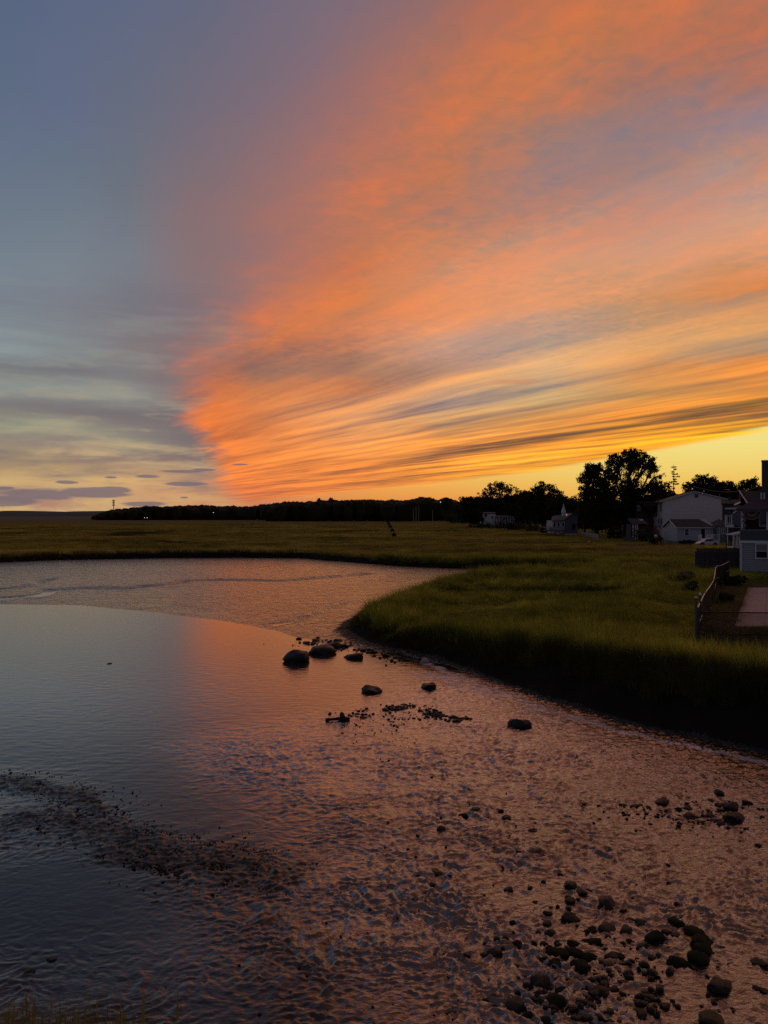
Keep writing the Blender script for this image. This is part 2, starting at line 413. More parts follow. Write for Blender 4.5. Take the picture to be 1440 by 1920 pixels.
def plain(name, c, rough=0.7, var=0.25, scale=3.0, spec=0.3, metal=0.0, rnd=0.0, bmp=0.0):
    """painted or weathered surface: base colour with blotches, streaks of wear and fine relief"""
    m, N = new_mat(name)
    n1 = N.noise(N.pos, scale, 4.0, 0.6)
    n2 = N.noise(N.vm('MULTIPLY', N.pos, (7.0, 7.0, 1.2)), 1.0, 3.0, 0.6)
    f = N.add(N.mul(N.sub(n1, 0.5), var * 2), N.mul(N.sub(n2, 0.5), var))
    if rnd: f = N.add(f, N.mul(N.sub(N.oi.outputs['Random'], 0.5), rnd * 2))
    col = N.vm('SCALE', c, None, N.add(1.0, f))
    N.put(N.b.inputs['Base Color'], col)
    N.put(N.b.inputs['Roughness'], N.rng(n1, 0.3, 0.7, max(rough - 0.1, 0.02), min(rough + 0.12, 1)))
    N.b.inputs['Specular IOR Level'].default_value = spec; N.b.inputs['Metallic'].default_value = metal
    if bmp: N.l.new(bump(N, n1, 0.5, bmp), N.b.inputs['Normal'])
    return m

MAT = {}
MAT['white_paint'] = plain('white_paint', (0.62, 0.62, 0.64), 0.55, 0.12)
MAT['grey_siding'] = plain('grey_siding', (0.29, 0.27, 0.31), 0.7, 0.10)
MAT['grey_shingle'] = plain('grey_shingle', (0.085, 0.085, 0.105), 0.85, 0.25, 9.0)
MAT['pale_siding'] = plain('pale_siding', (0.36, 0.345, 0.39), 0.7, 0.08)
MAT['beige_siding'] = plain('beige_siding', (0.68, 0.57, 0.56), 0.75, 0.06, 0.6)
MAT['blue_siding'] = plain('blue_siding', (0.10, 0.11, 0.14), 0.75, 0.10)
MAT['brown_siding'] = plain('brown_siding', (0.06, 0.042, 0.042), 0.8, 0.2)
MAT['dark_roof'] = plain('dark_roof', (0.045, 0.038, 0.042), 0.85, 0.25, 5.0, bmp=0.02)
MAT['grey_roof'] = plain('grey_roof', (0.11, 0.105, 0.12), 0.75, 0.2, 5.0)
MAT['porch_red'] = plain('porch_red', (0.10, 0.026, 0.022), 0.7, 0.25, 6.0)
MAT['chimney'] = plain('chimney', (0.07, 0.06, 0.06), 0.9, 0.3, 10.0, bmp=0.02)
MAT['concrete'] = plain('concrete', (0.16, 0.15, 0.15), 0.85, 0.25, 4.0, bmp=0.01)
MAT['patio'] = plain('patio', (0.44, 0.32, 0.31), 0.8, 0.16, 1.5, rnd=0.05, bmp=0.01)
MAT['fence_wood'] = plain('fence_wood', (0.085, 0.060, 0.064), 0.85, 0.35, 6.0, rnd=0.2, bmp=0.005)
MAT['deck_wood'] = plain('deck_wood', (0.07, 0.052, 0.048), 0.85, 0.3, 6.0, rnd=0.15)
MAT['galv'] = plain('galv', (0.09, 0.085, 0.085), 0.5, 0.2, 12.0, metal=0.5)
MAT['rail_pale'] = plain('rail_pale', (0.55, 0.50, 0.48), 0.4, 0.15, 12.0, metal=0.3)
MAT['slat_dark'] = plain('slat_dark', (0.013, 0.011, 0.012), 0.85, 0.25, 8.0, rnd=0.3, spec=0.1)
MAT['dark_metal'] = plain('dark_metal', (0.03, 0.03, 0.033), 0.5, 0.2, 8.0, metal=0.4)
MAT['bark'] = plain('bark', (0.045, 0.034, 0.026), 0.95, 0.4, 6.0, bmp=0.03)
MAT['pale_bark'] = plain('pale_bark', (0.26, 0.22, 0.19), 0.9, 0.2, 1.0)
MAT['tyre'] = plain('tyre', (0.02, 0.02, 0.021), 0.8, 0.2, 8.0)
MAT['car_paint'] = plain('car_paint', (0.50, 0.50, 0.53), 0.25, 0.08, 2.0, spec=0.6)
MAT['flag_red'] = plain('flag_red', (0.20, 0.035, 0.028), 0.8, 0.15, 20.0)
MAT['flag_white'] = plain('flag_white', (0.28, 0.24, 0.22), 0.8, 0.15, 20.0)
MAT['flag_blue'] = plain('flag_blue', (0.025, 0.03, 0.09), 0.8, 0.15, 20.0)
MAT['curtain'] = plain('curtain', (0.24, 0.22, 0.23), 0.9, 0.15, 12.0)
MAT['driftwood'] = plain('driftwood', (0.03, 0.024, 0.02), 0.8, 0.3, 14.0, bmp=0.02)
m, N = new_mat('window_glass')
N.b.inputs['Base Color'].default_value = (0.012, 0.012, 0.016, 1); N.b.inputs['Roughness'].default_value = 0.06
N.l.new(bump(N, N.noise(N.pos, 1.2, 1.0, 0.5), 0.2, 0.01), N.b.inputs['Normal'])
MAT['glass'] = m
m, N = new_mat('bright_glass')      # skylight or metal flashing that mirrors the bright sky
N.b.inputs['Base Color'].default_value = (0.75, 0.75, 0.78, 1); N.b.inputs['Roughness'].default_value = 0.25; N.b.inputs['Metallic'].default_value = 0.8
MAT['bright'] = m
m, N = new_mat('lamp_light')
N.b.inputs['Emission Color'].default_value = (1.0, 0.92, 0.8, 1); N.b.inputs['Emission Strength'].default_value = 1.3
MAT['lamp'] = m

def foliage(name, a, b, scale=0.5, transl=0.25, rnd=0.0):
    m, N = new_mat(name)
    n1 = N.noise(N.pos, scale, 4.0, 0.6)
    n2 = N.noise(N.pos, scale * 9, 2.0, 0.6)
    col = N.mix(N.rng(N.add(N.mul(n1, 0.6), N.mul(n2, 0.4)), 0.36, 0.64), (*a, 1), (*b, 1))
    if rnd: col = N.vm('SCALE', col, None, N.rng(N.oi.outputs['Random'], 0.0, 1.0, 1 - rnd, 1 + rnd))
    N.put(N.b.inputs['Base Color'], col); N.b.inputs['Roughness'].default_value = 0.75
    N.b.inputs['Specular IOR Level'].default_value = 0.15
    if transl:
        tr = N.n.new('ShaderNodeBsdfTranslucent'); N.l.new(col, tr.inputs[0])
        mx = N.n.new('ShaderNodeMixShader'); mx.inputs[0].default_value = transl
        N.l.new(N.b.outputs[0], mx.inputs[1]); N.l.new(tr.outputs[0], mx.inputs[2]); N.l.new(mx.outputs[0], N.out.inputs[0])
    return m
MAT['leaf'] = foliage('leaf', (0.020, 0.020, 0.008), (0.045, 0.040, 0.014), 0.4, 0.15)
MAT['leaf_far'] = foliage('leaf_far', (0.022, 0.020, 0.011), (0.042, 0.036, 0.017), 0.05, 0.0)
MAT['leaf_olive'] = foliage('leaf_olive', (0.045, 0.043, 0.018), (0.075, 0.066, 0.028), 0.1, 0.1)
MAT['grass_near'] = foliage('grass_near', (0.095, 0.138, 0.014), (0.55, 0.50, 0.072), 0.13, 0.45, 0.45)
MAT['grass_shade_sedge'] = foliage('grass_shade_sedge', (0.040, 0.044, 0.009), (0.115, 0.105, 0.022), 0.6, 0.25, 0.4)  # shade of the bank put into the blade colour; darker hollow sedge shares it
MAT['grass_far'] = foliage('grass_far', (0.10, 0.105, 0.016), (0.60, 0.47, 0.090), 0.035, 0.4, 0.35)
MAT['grass_bank'] = foliage('grass_bank', (0.12, 0.115, 0.02), (0.34, 0.25, 0.08), 3.0, 0.4)
MAT['weeds'] = foliage('weeds', (0.10, 0.105, 0.030), (0.32, 0.26, 0.10), 0.8, 0.4)

# ------------------------------------------------------------------ the lie of the land
BASIN = [(60, -30), (34, -1), (22.6, 8.3), (15.1, 14.0), (9.9, 19.4), (8.6, 20.7), (7.5, 21.8), (6.4, 23.5), (5.3, 25.4), (4.0, 28.4),
         (2.6, 31.6), (1.3, 33.8), (0.3, 34.4), (-0.7, 36.2), (-1.9, 40.0), (-2.0, 42.5), (-1.3, 45.5), (0.2, 50), (3.3, 58), (7.4, 65.5), (12.2, 71), (20.5, 75.5), (21, 80), (15, 82),
         (8.4, 82), (2.4, 86), (-5.3, 96), (-11.6, 104.5), (-20, 106), (-30, 105), (-43, 99.5), (-47, 94), (-56, 84), (-66, 70), (-78, 50), (-90, 20), (-90, -30)]
MUDLINE = [(-140, 56), (-60, 52.5), (-26, 51.7), (-20.2, 51.1), (-13.7, 47.0), (-8.7, 43.2), (-5.5, 39.7), (-4.3, 37.6), (-2.7, 36.4), (-1.2, 35.0), (0.5, 33.5), (2.0, 31.0)]
MUDPOLY = MUDLINE + [(40, 31), (60, 120), (-140, 120)]
CH1 = [at(-60, 1128), at(0, 1124), at(60, 1119), at(95, 1110), at(150, 1105), at(230, 1106), at(300, 1100), at(345, 1093), at(420, 1091), at(520, 1093), at(600, 1088), at(700, 1075, 0.3)]
CH2 = [at(-80, 1112), at(0, 1107), at(40, 1104), at(75, 1096), at(95, 1089)]
CH3 = [at(500, 1178), at(560, 1165), at(600, 1150), at(640, 1135)]
CH4 = [at(560, 1060, 0.3), at(610, 1066, 0.3), at(660, 1078, 0.3), at(740, 1070, 0.3)]
# inner marsh ditches
D1 = [at(-300, 1001, 0.9), at(0, 1001, 0.9), at(60, 1000, 0.9)]
D2 = [at(176, 1003, 0.9), at(215, 1003, 0.9), at(240, 998, 0.9), at(290, 995, 0.9)]
D3 = [at(560, 996, 0.9), at(640, 997, 0.9), at(760, 996, 0.9), at(860, 997, 0.9)]
D4 = [at(690, 1031, 1.0), at(760, 1033, 1.0), at(840, 1035, 1.0)]
D5 = [at(380, 1016, 1.0), at(300, 1013, 1.0), at(180, 1014, 1.0)]
D7 = [at(668, 1192, .3), at(720, 1183, .5), at(770, 1176, .7), at(830, 1166, .9), at(880, 1162, 1.0)]
D6 = [at(870, 1099, 1.2), at(960, 1101, 1.2), at(1070, 1104, 1.2), at(1130, 1100, 1.2)]

def ground_height(x, y, d=None):
    """height of the marsh (outside the creek) and of the mud and bed (inside it); d = signed distance to the creek outline"""
    if d is None: d = sdist(x, y, BASIN)
    # how high the marsh stands: low at the tip of the spit, higher near the road and the houses
    tip = np.exp(-((x + 2.0) ** 2 / 60 + (y - 46) ** 2 / 200))
    h = 0.85 + 0.55 * sstep(34, 20, y) * sstep(-2, 6, x) - 0.5 * tip + 0.35 * sstep(70, 120, y) * sstep(15, 45, x) + 0.2 * sstep(16, 22, x) * sstep(80, 40, y)
    w = 1.1 + 0.9 * sstep(34, 22, y) * sstep(0, 4, x)
    dd = d + 0.35 * fbm(x * 0.55, y * 0.55, 3, 5)
    rise = sstep(-0.1, 1.0, dd / w)
    n = 0.07 * fbm(x * 0.25, y * 0.25, 4, 11) + 0.05 * fbm(x * 1.1, y * 1.1, 3, 12)
    zm = 0.02 + rise * h + n * rise
    for ln, wd, dp in ((D1, 7.0, 0.7), (D2, 14.0, 0.8), (D3, 8.0, 0.5), (D4, 2.5, 0.5), (D5, 6.0, 0.5), (D6, 1.2, 0.6), (D7, 0.9, 0.55)):
        k = seg_dist(x, y, ln); zm = zm - dp * np.exp(-(k / wd) ** 2) * rise
    pq = [(13.5, 31), (22.5, 50), (34, 50), (24, 31)]
    pd = sdist(x, y, pq); zm = zm + (1.30 - zm) * sstep(1.5, 0.0, pd)
    # mud inside the creek
    k = sdist(x, y, MUDPOLY)
    zi = np.where(k < 0, np.minimum(-k * 0.022, 0.05 + (-k) * 0.007), -k * 0.03)
    zi = zi + np.where(k < 0, 1, 0.3) * 0.02 * fbm(x * 0.8, y * 0.8, 3, 21) * np.clip(-k * 0.5, 0, 1)
    for ln, wd, dp in ((CH1, 0.8, 0.16), (CH2, 0.7, 0.14), (CH3, 0.35, 0.06), (CH4, 0.7, 0.10)):
        q = seg_dist(x + 0.8 * fbm(x * 0.3, y * 0.3, 2, 31), y, ln)
        zi = zi - dp * np.exp(-(q / wd) ** 2) * (k < -1) + 0.3 * dp * np.exp(-((q - 2 * wd) / wd) ** 2) * (k < -1)
    zi = np.maximum(zi, -0.5)
    # dark shelf of mud at the foot of the bank
    tp = np.exp(-((x + 2.3) ** 2 / 18 + (y - 37.0) ** 2 / 14))
    zi = np.maximum(zi, np.where(d < 0, 0.05 + 0.06 * tp + d * (0.12 - 0.08 * tp) + 0.03 * fbm(x * 1.2, y * 1.2, 3, 25), -9))
    bl = sstep(-0.25, 0.05, d)
    z = zi * (1 - bl) + zm * bl
    return z, d

def polar_grid(d0, d1, r, umin, umax, du):
    n = int(math.log(d1 / d0) / math.log(1 + r)) + 1
    D = d0 * (1 + r) ** np.arange(n + 1)
    U = np.arange(umin, umax + du / 2, du)
    dd, uu = np.meshgrid(D, U, indexing='ij')
    x, y = (dd * uu).ravel(), dd.ravel()
    R, Cn = len(D), len(U)
    i = np.arange(R - 1)[:, None] * Cn + np.arange(Cn - 1)[None, :]
    f = np.stack([i, i + 1, i + Cn + 1, i + Cn], -1).reshape(-1, 4)
    return x, y, f
def compact(co, f):
    used = np.zeros(len(co), bool); used[f.ravel()] = True
    idx = np.cumsum(used) - 1
    return used, idx[f]

# ground, split into the marsh and the bare mud
m, N = new_mat('marsh_soil')
n1 = N.noise(N.vm('MULTIPLY', N.pos, (0.03, 0.10, 0.0)), 1.0, 5.0, 0.6)
n2 = N.noise(N.pos, 1.6, 5.0, 0.65)
z_ = N.sep(N.pos)[2]
yy_ = N.sep(N.pos)[1]
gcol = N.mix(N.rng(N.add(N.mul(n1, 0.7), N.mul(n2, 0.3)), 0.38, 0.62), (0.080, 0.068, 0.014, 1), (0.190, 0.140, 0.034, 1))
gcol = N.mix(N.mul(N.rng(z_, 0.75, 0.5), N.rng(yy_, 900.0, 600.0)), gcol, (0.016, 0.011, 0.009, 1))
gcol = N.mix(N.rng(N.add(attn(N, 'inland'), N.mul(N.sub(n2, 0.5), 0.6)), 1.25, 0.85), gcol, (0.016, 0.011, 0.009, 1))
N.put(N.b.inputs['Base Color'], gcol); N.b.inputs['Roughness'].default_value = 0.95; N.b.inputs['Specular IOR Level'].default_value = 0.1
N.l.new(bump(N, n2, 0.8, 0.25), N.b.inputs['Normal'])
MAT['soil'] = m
m, N = new_mat('wet_mud')
n1 = N.noise(N.pos, 0.35, 4.0, 0.6); n2 = N.noise(N.vm('MULTIPLY', N.pos, (1.0, 1.6, 1.0)), 4.5, 4.0, 0.65, 0.3); n3 = N.noise(N.pos, 20.0, 2.0, 0.6)
sh = N.rng(N.add(attn(N, 'shore'), N.mul(N.sub(n2, 0.5), 1.3)), 0.34, 0.44)
N.put(N.b.inputs['Base Color'], N.mix(sh, N.mix(n1, (0.04, 0.030, 0.028, 1), (0.10, 0.074, 0.066, 1)), (0.016, 0.011, 0.009, 1)))
N.put(N.b.inputs['Roughness'], N.mixf(sh, N.rng(n1, 0.35, 0.65, 0.10, 0.26), 0.8))
N.b.inputs['IOR'].default_value = 1.6
n5 = N.noise(N.vm('MULTIPLY', N.pos, (2.2, 0.75, 1.0)), 1.0, 3.0, 0.7, 0.3)
b0 = bump(N, n5, 1.0, 0.8); b1 = bump(N, n2, 1.0, 0.10, b0); b2 = bump(N, n3, 0.6, 0.02, b1)
N.put(N.b.inputs['Coat Weight'], N.mixf(sh, 0.7, 0.0)); N.b.inputs['Coat Roughness'].default_value = 0.2; N.l.new(b2, N.b.inputs['Coat Normal'])
N.l.new(b2, N.b.inputs['Normal'])
MAT['mud'] = m

gx, gy, gf = polar_grid(3.0, 950.0, 0.0046, -0.85, 0.85, 0.0046)
gz, gd = ground_height(gx, gy)
# the roadside embankment under the viewpoint
emb = seg_dist(gx, gy, [(-9, -2), (-1.2, -1.0), (6, -6)])
def bank_height(e): return np.where(e < 4.5, 3.9 - 0.28 * e, 2.64 - 0.56 * (e - 4.5))
gz = np.maximum(gz, np.where(emb < 9.4, bank_height(emb), -9))
co = np.stack([gx, gy, gz], -1)
fd = gd[gf].mean(1)
femb = (emb[gf].min(1) < 9.2) & (gz[gf].max(1) > 0.02)
mk = (fd > 0) | femb
used, f2 = compact(co, gf[mk])
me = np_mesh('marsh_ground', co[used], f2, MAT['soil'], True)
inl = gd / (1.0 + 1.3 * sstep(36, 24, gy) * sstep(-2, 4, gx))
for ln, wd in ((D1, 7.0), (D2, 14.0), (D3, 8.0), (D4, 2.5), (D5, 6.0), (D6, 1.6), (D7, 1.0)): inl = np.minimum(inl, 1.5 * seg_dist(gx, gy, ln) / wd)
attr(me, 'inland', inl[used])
tag(link('marsh_ground', me), kind='structure')
mk2 = ~mk & (gz[gf].max(1) > -0.12)
used, f2 = compact(co, gf[mk2])
me = np_mesh('mudflat', co[used], f2, MAT['mud'], True); attr(me, 'shore', np.exp(np.minimum(gd, 0) / (0.30 + 0.7 * np.exp(-((gx + 2.3) ** 2 / 18 + (gy - 37.0) ** 2 / 14))))[used]); tag(link('mudflat', me), kind='structure')
# the plain far beyond the marsh, out to the horizon, and the ground beside and behind
MBf = MB(); MBf.poly([(-16000, 940, 0.6), (16000, 940, 0.6), (16000, 16000, 0.3), (-16000, 16000, 0.3)])
m, N = new_mat('plain_scrub')
N.put(N.b.inputs['Base Color'], N.mix(N.noise(N.pos, 0.02, 5.0, 0.65), (0.020, 0.019, 0.014, 1), (0.045, 0.040, 0.024, 1))); N.b.inputs['Roughness'].default_value = 1.0
tag(MBf.build('far_plain', m), kind='structure')
fp = MB()
for s in (-1, 1):
    fp.poly([(s * 3, 3, -0.55), (s * 940, 940, -0.5), (s * 1900, 940, -0.5), (s * 1900, -400, -0.6), (s * 3, -400, -0.6)][::s])
fp.poly([(-3, 3, -0.55), (3, 3, -0.55), (3, -400, -0.6), (-3, -400, -0.6)])
tag(fp.build('low_ground', MAT['mud']), kind='structure')

# ------------------------------------------------------------------ water
def P(px, py): return at(px, py, 0.0)
def gauss(x, y, px, py, sx, sy, rot=0.0):
    """a soft patch centred on a point of the water, sizes in metres"""
    cx, cy = P(px, py); c, s = math.cos(rot), math.sin(rot)
    a = (x - cx) * c + (y - cy) * s; b = -(x - cx) * s + (y - cy) * c
    return np.exp(-(a / sx) ** 2 - (b / sy) ** 2)
def rough_map(x, y):
    """how broken the water is: 0 calm pool, 1 riffle over stones"""
    w = 0.6 * fbm(x * 0.35, y * 0.35, 3, 41)
    xx, yy = x + w, y + w
    # line between the calm pool and the riffle
    line = [P(-300, 1420), P(0, 1452), P(110, 1490), P(250, 1560), P(440, 1625), P(480, 1560), P(400, 1450), P(330, 1390), P(520, 1345), P(640, 1330), P(760, 1262), P(860, 1258)]
    poly = line + [(60, 30), (60, -10), (-60, -10)]
    sd = -sdist(xx, yy, poly)                       # positive inside the riffle
    r = sstep(-1.2, 3.2, sd)
    calm = np.clip(0.72 * gauss(x, y, 120, 1760, 3.4, 2.3) + 0.6 * gauss(x, y, 520, 1905, 2.2, 1.0) + 0.7 * gauss(x, y, 60, 1640, 3, 2.0) + 0.45 * gauss(x, y, 640, 1390, 3.0, 2.0)
                   + 0.5 * gauss(x, y, 1180, 1470, 1.6, 0.9) + 0.35 * gauss(x, y, 640, 1530, 1.6, 1.2) + 0.3 * gauss(x, y, 1100, 1560, 2.0, 1.5), 0, 1)
    r = r * (1 - calm)
    return np.clip(0.07 + r, 0, 1)

x, y, f = polar_grid(5.5, 62.0, 0.0025, -0.80, 0.80, 0.0026)
dB = sdist(x, y, BASIN)
R = rough_map(x, y)
t1 = 0.9 * fbm(x * 0.5, y * 0.5, 3, 51)
# ripples run across the flow; the flow comes from the right and turns towards the pool
a = x * 0.80 + y * 0.60 + t1; b = -x * 0.60 + y * 0.80 + t1
wp1, wp2 = 0.35 * fbm(x * 1.3, y * 1.3, 2, 58), 0.35 * fbm(x * 1.3, y * 1.3, 2, 59)
rg = 1 - np.abs(fbm((a + wp1) * 2.2, (b + wp2) * 4.0, 3, 61, .55)) * 2.6
pch = np.clip(0.75 + 0.9 * fbm(x * .45, y * .45, 2, 64), .25, 1.4)
ag, bg = x * .95 + y * .3 + wp1 + t1, -x * .3 + y * .95 + wp2 + t1
h = R * pch * (0.034 * rg + 0.058 * fbm(ag * 5.5, bg * 9.0, 3, 63, 0.6) + 0.02 * fbm(a * 0.8, b * 1.4, 2, 67))
h = h * (1 - 0.45 * sstep(15, 28, y)) + (0.0016 + 0.0060 * sstep(35, 29, y) * sstep(13, 19, y)) * fbm(x * 2.2 + t1, y * 5.0, 3, 69) * (1 + 2 * R)
h = h + 0.007 * sstep(13, 9, y) * (1 - R) * fbm(x * 1.6, y * 4.5, 3, 74)
bar = np.zeros_like(x)
for ln, wd in (([P(-200, 1455), P(60, 1470), P(140, 1500), P(190, 1520)], .45), ([P(60, 1530), P(200, 1560), P(300, 1600), P(430, 1618), P(500, 1640)], .75), ([P(240, 1600), P(330, 1625), P(400, 1625)], .5)):
    bar = np.maximum(bar, np.exp(-(seg_dist(x + .4 * fbm(x, y, 2, 44), y + .4 * fbm(x, y, 2, 45), ln) / wd) ** 2))
bar = np.maximum(bar, .45 * np.exp(-(seg_dist(x + .5 * fbm(x, y, 2, 48), y, [P(330, 1640), P(470, 1740), P(560, 1850)]) / .9) ** 2))
h = h + bar * (0.012 + 0.045 * np.clip(fbm(x * 8, y * 9, 3, 46, .65), -.15, 1) + 0.03 * np.clip(fbm(x * 2.5, y * 2.5, 2, 47), -.1, 1))
lump = fbm(x * 4.2, y * 4.2, 3, 71) + 0.35 * fbm(x * 0.7, y * 0.7, 2, 72)
h = h + 0.05 * np.clip(lump - 0.30, 0, 1) * R * sstep(0.5, 0.9, R)
sw = gauss(x, y, 400, 1570, 1.5, 1.2)
h = h + 0.006 * sw * np.sin(9 * np.hypot(x - P(330, 1520)[0], y - P(330, 1520)[1]) + 3 * fbm(x, y, 2, 73))
foamd = -dB
fl = sstep(34, 30, y) * sstep(0.5, 2.5, x)
fb = 0.25 * fbm(x * 0.9, y * 0.9, 3, 75)
brk = sstep(-.25, .35, fbm(x * 0.7, y * 0.7, 2, 77))
foam = 1.8 * fl * (0.35 + 0.65 * brk) * (np.exp(-((foamd - 1.05 + fb) / 0.20) ** 2) + 0.7 * np.exp(-((foamd - 1.8 + 2 * fb) / 0.2) ** 2) * sstep(20, 26, y))
for gxp, gyp, sx, sy in ((818, 1270, 1.2, 0.4), (900, 1295, 1.2, 0.35), (300, 1405, 1.6, 0.25), (400, 1450, 1.2, 0.35), (185, 1360, 1.2, 0.3), (450, 1500, 0.7, 0.35)):
    foam = foam + (0.9 if gxp > 600 else 0.24) * gauss(x, y, gxp, gyp, sx, sy, -0.5)
dark = sstep(2.6, 0.1, foamd) * sstep(40, 33, y)
used, f2 = compact(x, f[(dB[f].min(1) < 0.6)])
co = np.stack([x, y, h], -1)
m, N = new_mat('creek_water')
rr = attn(N, 'rough'); fo = attn(N, 'foam'); lp = attn(N, 'lump'); ba = attn(N, 'bar')
pos = N.pos
n1 = N.noise(pos, 0.8, 4.0, 0.6); n2 = N.noise(pos, 9.0, 4.0, 0.65)
bed = N.mix(N.rng(N.add(N.mul(n2, 0.7), N.mul(N.noise(pos, 0.9, 3.0, 0.5), 0.3)), 0.38, 0.62), (0.012, 0.007, 0.006, 1), (0.085, 0.050, 0.038, 1))
deep = N.mix(n1, (0.012, 0.010, 0.009, 1), (0.050, 0.038, 0.030, 1))
base = N.mix(N.rng(rr, 0.15, 0.7), deep, bed)
base = N.mix(N.mul(N.rng(lp, 0.10, 0.3), N.rng(rr, 0.4, 0.8)), base, (0.012, 0.010, 0.008, 1))
base = N.mix(N.rng(N.mul(ba, N.rng(N.noise(pos, 6.0, 4.0, 0.7), 0.30, 0.5)), 0.10, 0.4), base, (0.012, 0.010, 0.005, 1))
fm = N.noise(N.vm('MULTIPLY', pos, (1.0, 1.0, 1.0)), 3.2, 3.0, 0.6, 1.2)
ridge = N.sub(1.0, N.mul(N.m('ABSOLUTE', N.sub(fm, 0.5)), 4.5))
fmask = N.mul(N.m('MAXIMUM', ridge, 0.0), N.rng(fo, 0.15, 0.8))
spk = N.rng(N.noise(pos, 26.0, 2.0, 0.5), 0.70, 0.74)
fmask = N.m('MAXIMUM', N.m('MINIMUM', N.mul(fmask, 1.8), 1.0), N.mul(spk, 0.25))
N.put(N.b.inputs['Base Color'], N.mix(fmask, base, (0.60, 0.60, 0.66, 1)))
N.put(N.b.inputs['Roughness'], N.add(N.mixf(rr, 0.04, 0.10), N.add(N.mul(fmask, 0.5), N.mul(ba, 0.4))))
N.put(N.b.inputs['IOR'], N.mixf(rr, 1.38, 1.52))
N.put(N.b.inputs['Coat Weight'], N.mixf(rr, 0.0, 0.6)); N.b.inputs['Coat Roughness'].default_value = 0.05; N.b.inputs['Coat IOR'].default_value = 1.45
w1 = N.noise(N.vm('MULTIPLY', pos, (1.0, 1.9, 1.0)), 6.0, 3.0, 0.6, 0.4)
w2 = N.noise(N.vm('MULTIPLY', pos, (1.0, 1.8, 1.0)), 15.0, 3.0, 0.6, 0.3)
b1 = bump(N, w1, N.mixf(rr, 0.06, 0.6), 0.05)
b2 = bump(N, w2, N.mixf(rr, 0.08, 0.3), 0.01, b1)
b3 = bump(N, ridge, N.mul(fmask, 0.6), 0.02, b2)
N.l.new(b3, N.b.inputs['Normal']); N.l.new(b3, N.b.inputs['Coat Normal'])
# added mirror layer, stronger in some areas, that brightens the reflections
gl = N.n.new('ShaderNodeBsdfGlossy'); gl.inputs['Color'].default_value = (0.82, 0.80, 0.80, 1); gl.inputs['Roughness'].default_value = 0.10; N.l.new(b3, gl.inputs['Normal'])
mx = N.n.new('ShaderNodeMixShader'); N.put(mx.inputs[0], N.mul(attn(N, 'extra_gloss'), N.rng(ba, 0.1, 0.6, 1.0, 0.2))); N.l.new(N.b.outputs[0], mx.inputs[1]); N.l.new(gl.outputs[0], mx.inputs[2]); N.l.new(mx.outputs[0], N.out.inputs[0])
MAT['water'] = m
me = np_mesh('creek_water', co[used], f2, m, True)
attr(me, 'rough', R[used]); attr(me, 'foam', foam[used]); attr(me, 'lump', lump[used]); attr(me, 'bar', bar[used]); attr(me, 'extra_gloss', (0.30 * sstep(15, 27, y) + (0.17 + 0.13 * sstep(13, 19, y)) * R * sstep(5, 10, y + .8 * x))[used])
tag(link('creek_water', me), kind='structure')

# ------------------------------------------------------------------ grass
def blade_clump(name, n, spread, hmin, hmax, width, mat, lean=0.35, seed=0, seg=2, heads=0.0):
    rs = np.random.RandomState(seed); V = []; F = []
    for i in range(n):
        r = spread * math.sqrt(rs.rand()); t = rs.rand() * 6.283
        bx, by = r * math.cos(t), r * math.sin(t)
        hh = hmin + (hmax - hmin) * rs.rand(); la = rs.rand() * 6.283; ll = lean * hh * (0.3 + rs.rand())
        if la > 3.14: ll *= 0.7
        fa = rs.rand() * 3.14; wx, wy = math.cos(fa) * width / 2, math.sin(fa) * width / 2
        b0 = len(V)
        for k in range(seg + 1):
            q = k / seg; w = (1 - q ** 1.6) if k < seg else 0.0
            ox, oy = bx + math.cos(la) * ll * q * q, by + math.sin(la) * ll * q * q
            zz_ = hh * (q - 0.12 * q * q * (ll / hh))
            if k < seg: V += [(ox - wx * w, oy - wy * w, zz_), (ox + wx * w, oy + wy * w, zz_)]
            else: V.append((ox, oy, zz_))
        for k in range(seg - 1):
            F.append((b0 + 2 * k, b0 + 2 * k + 1, b0 + 2 * k + 3, b0 + 2 * k + 2))
        F.append((b0 + 2 * seg - 2, b0 + 2 * seg - 1, b0 + 2 * seg))
        if rs.rand() < heads:
            tx, ty, tz = V[-1]; b1 = len(V)
            for q in range(3):
                s = width * 1.6 * (1 - 0.25 * q); z1 = tz - 0.10 + q * 0.05
                V += [(tx - s, ty, z1), (tx + s, ty, z1), (tx, ty, z1 + 0.07)]; F.append((b1 + 3 * q, b1 + 3 * q + 1, b1 + 3 * q + 2))
    me = bpy.data.meshes.new(name); me.from_pydata(V, [], F); me.materials.append(mat)
    return me

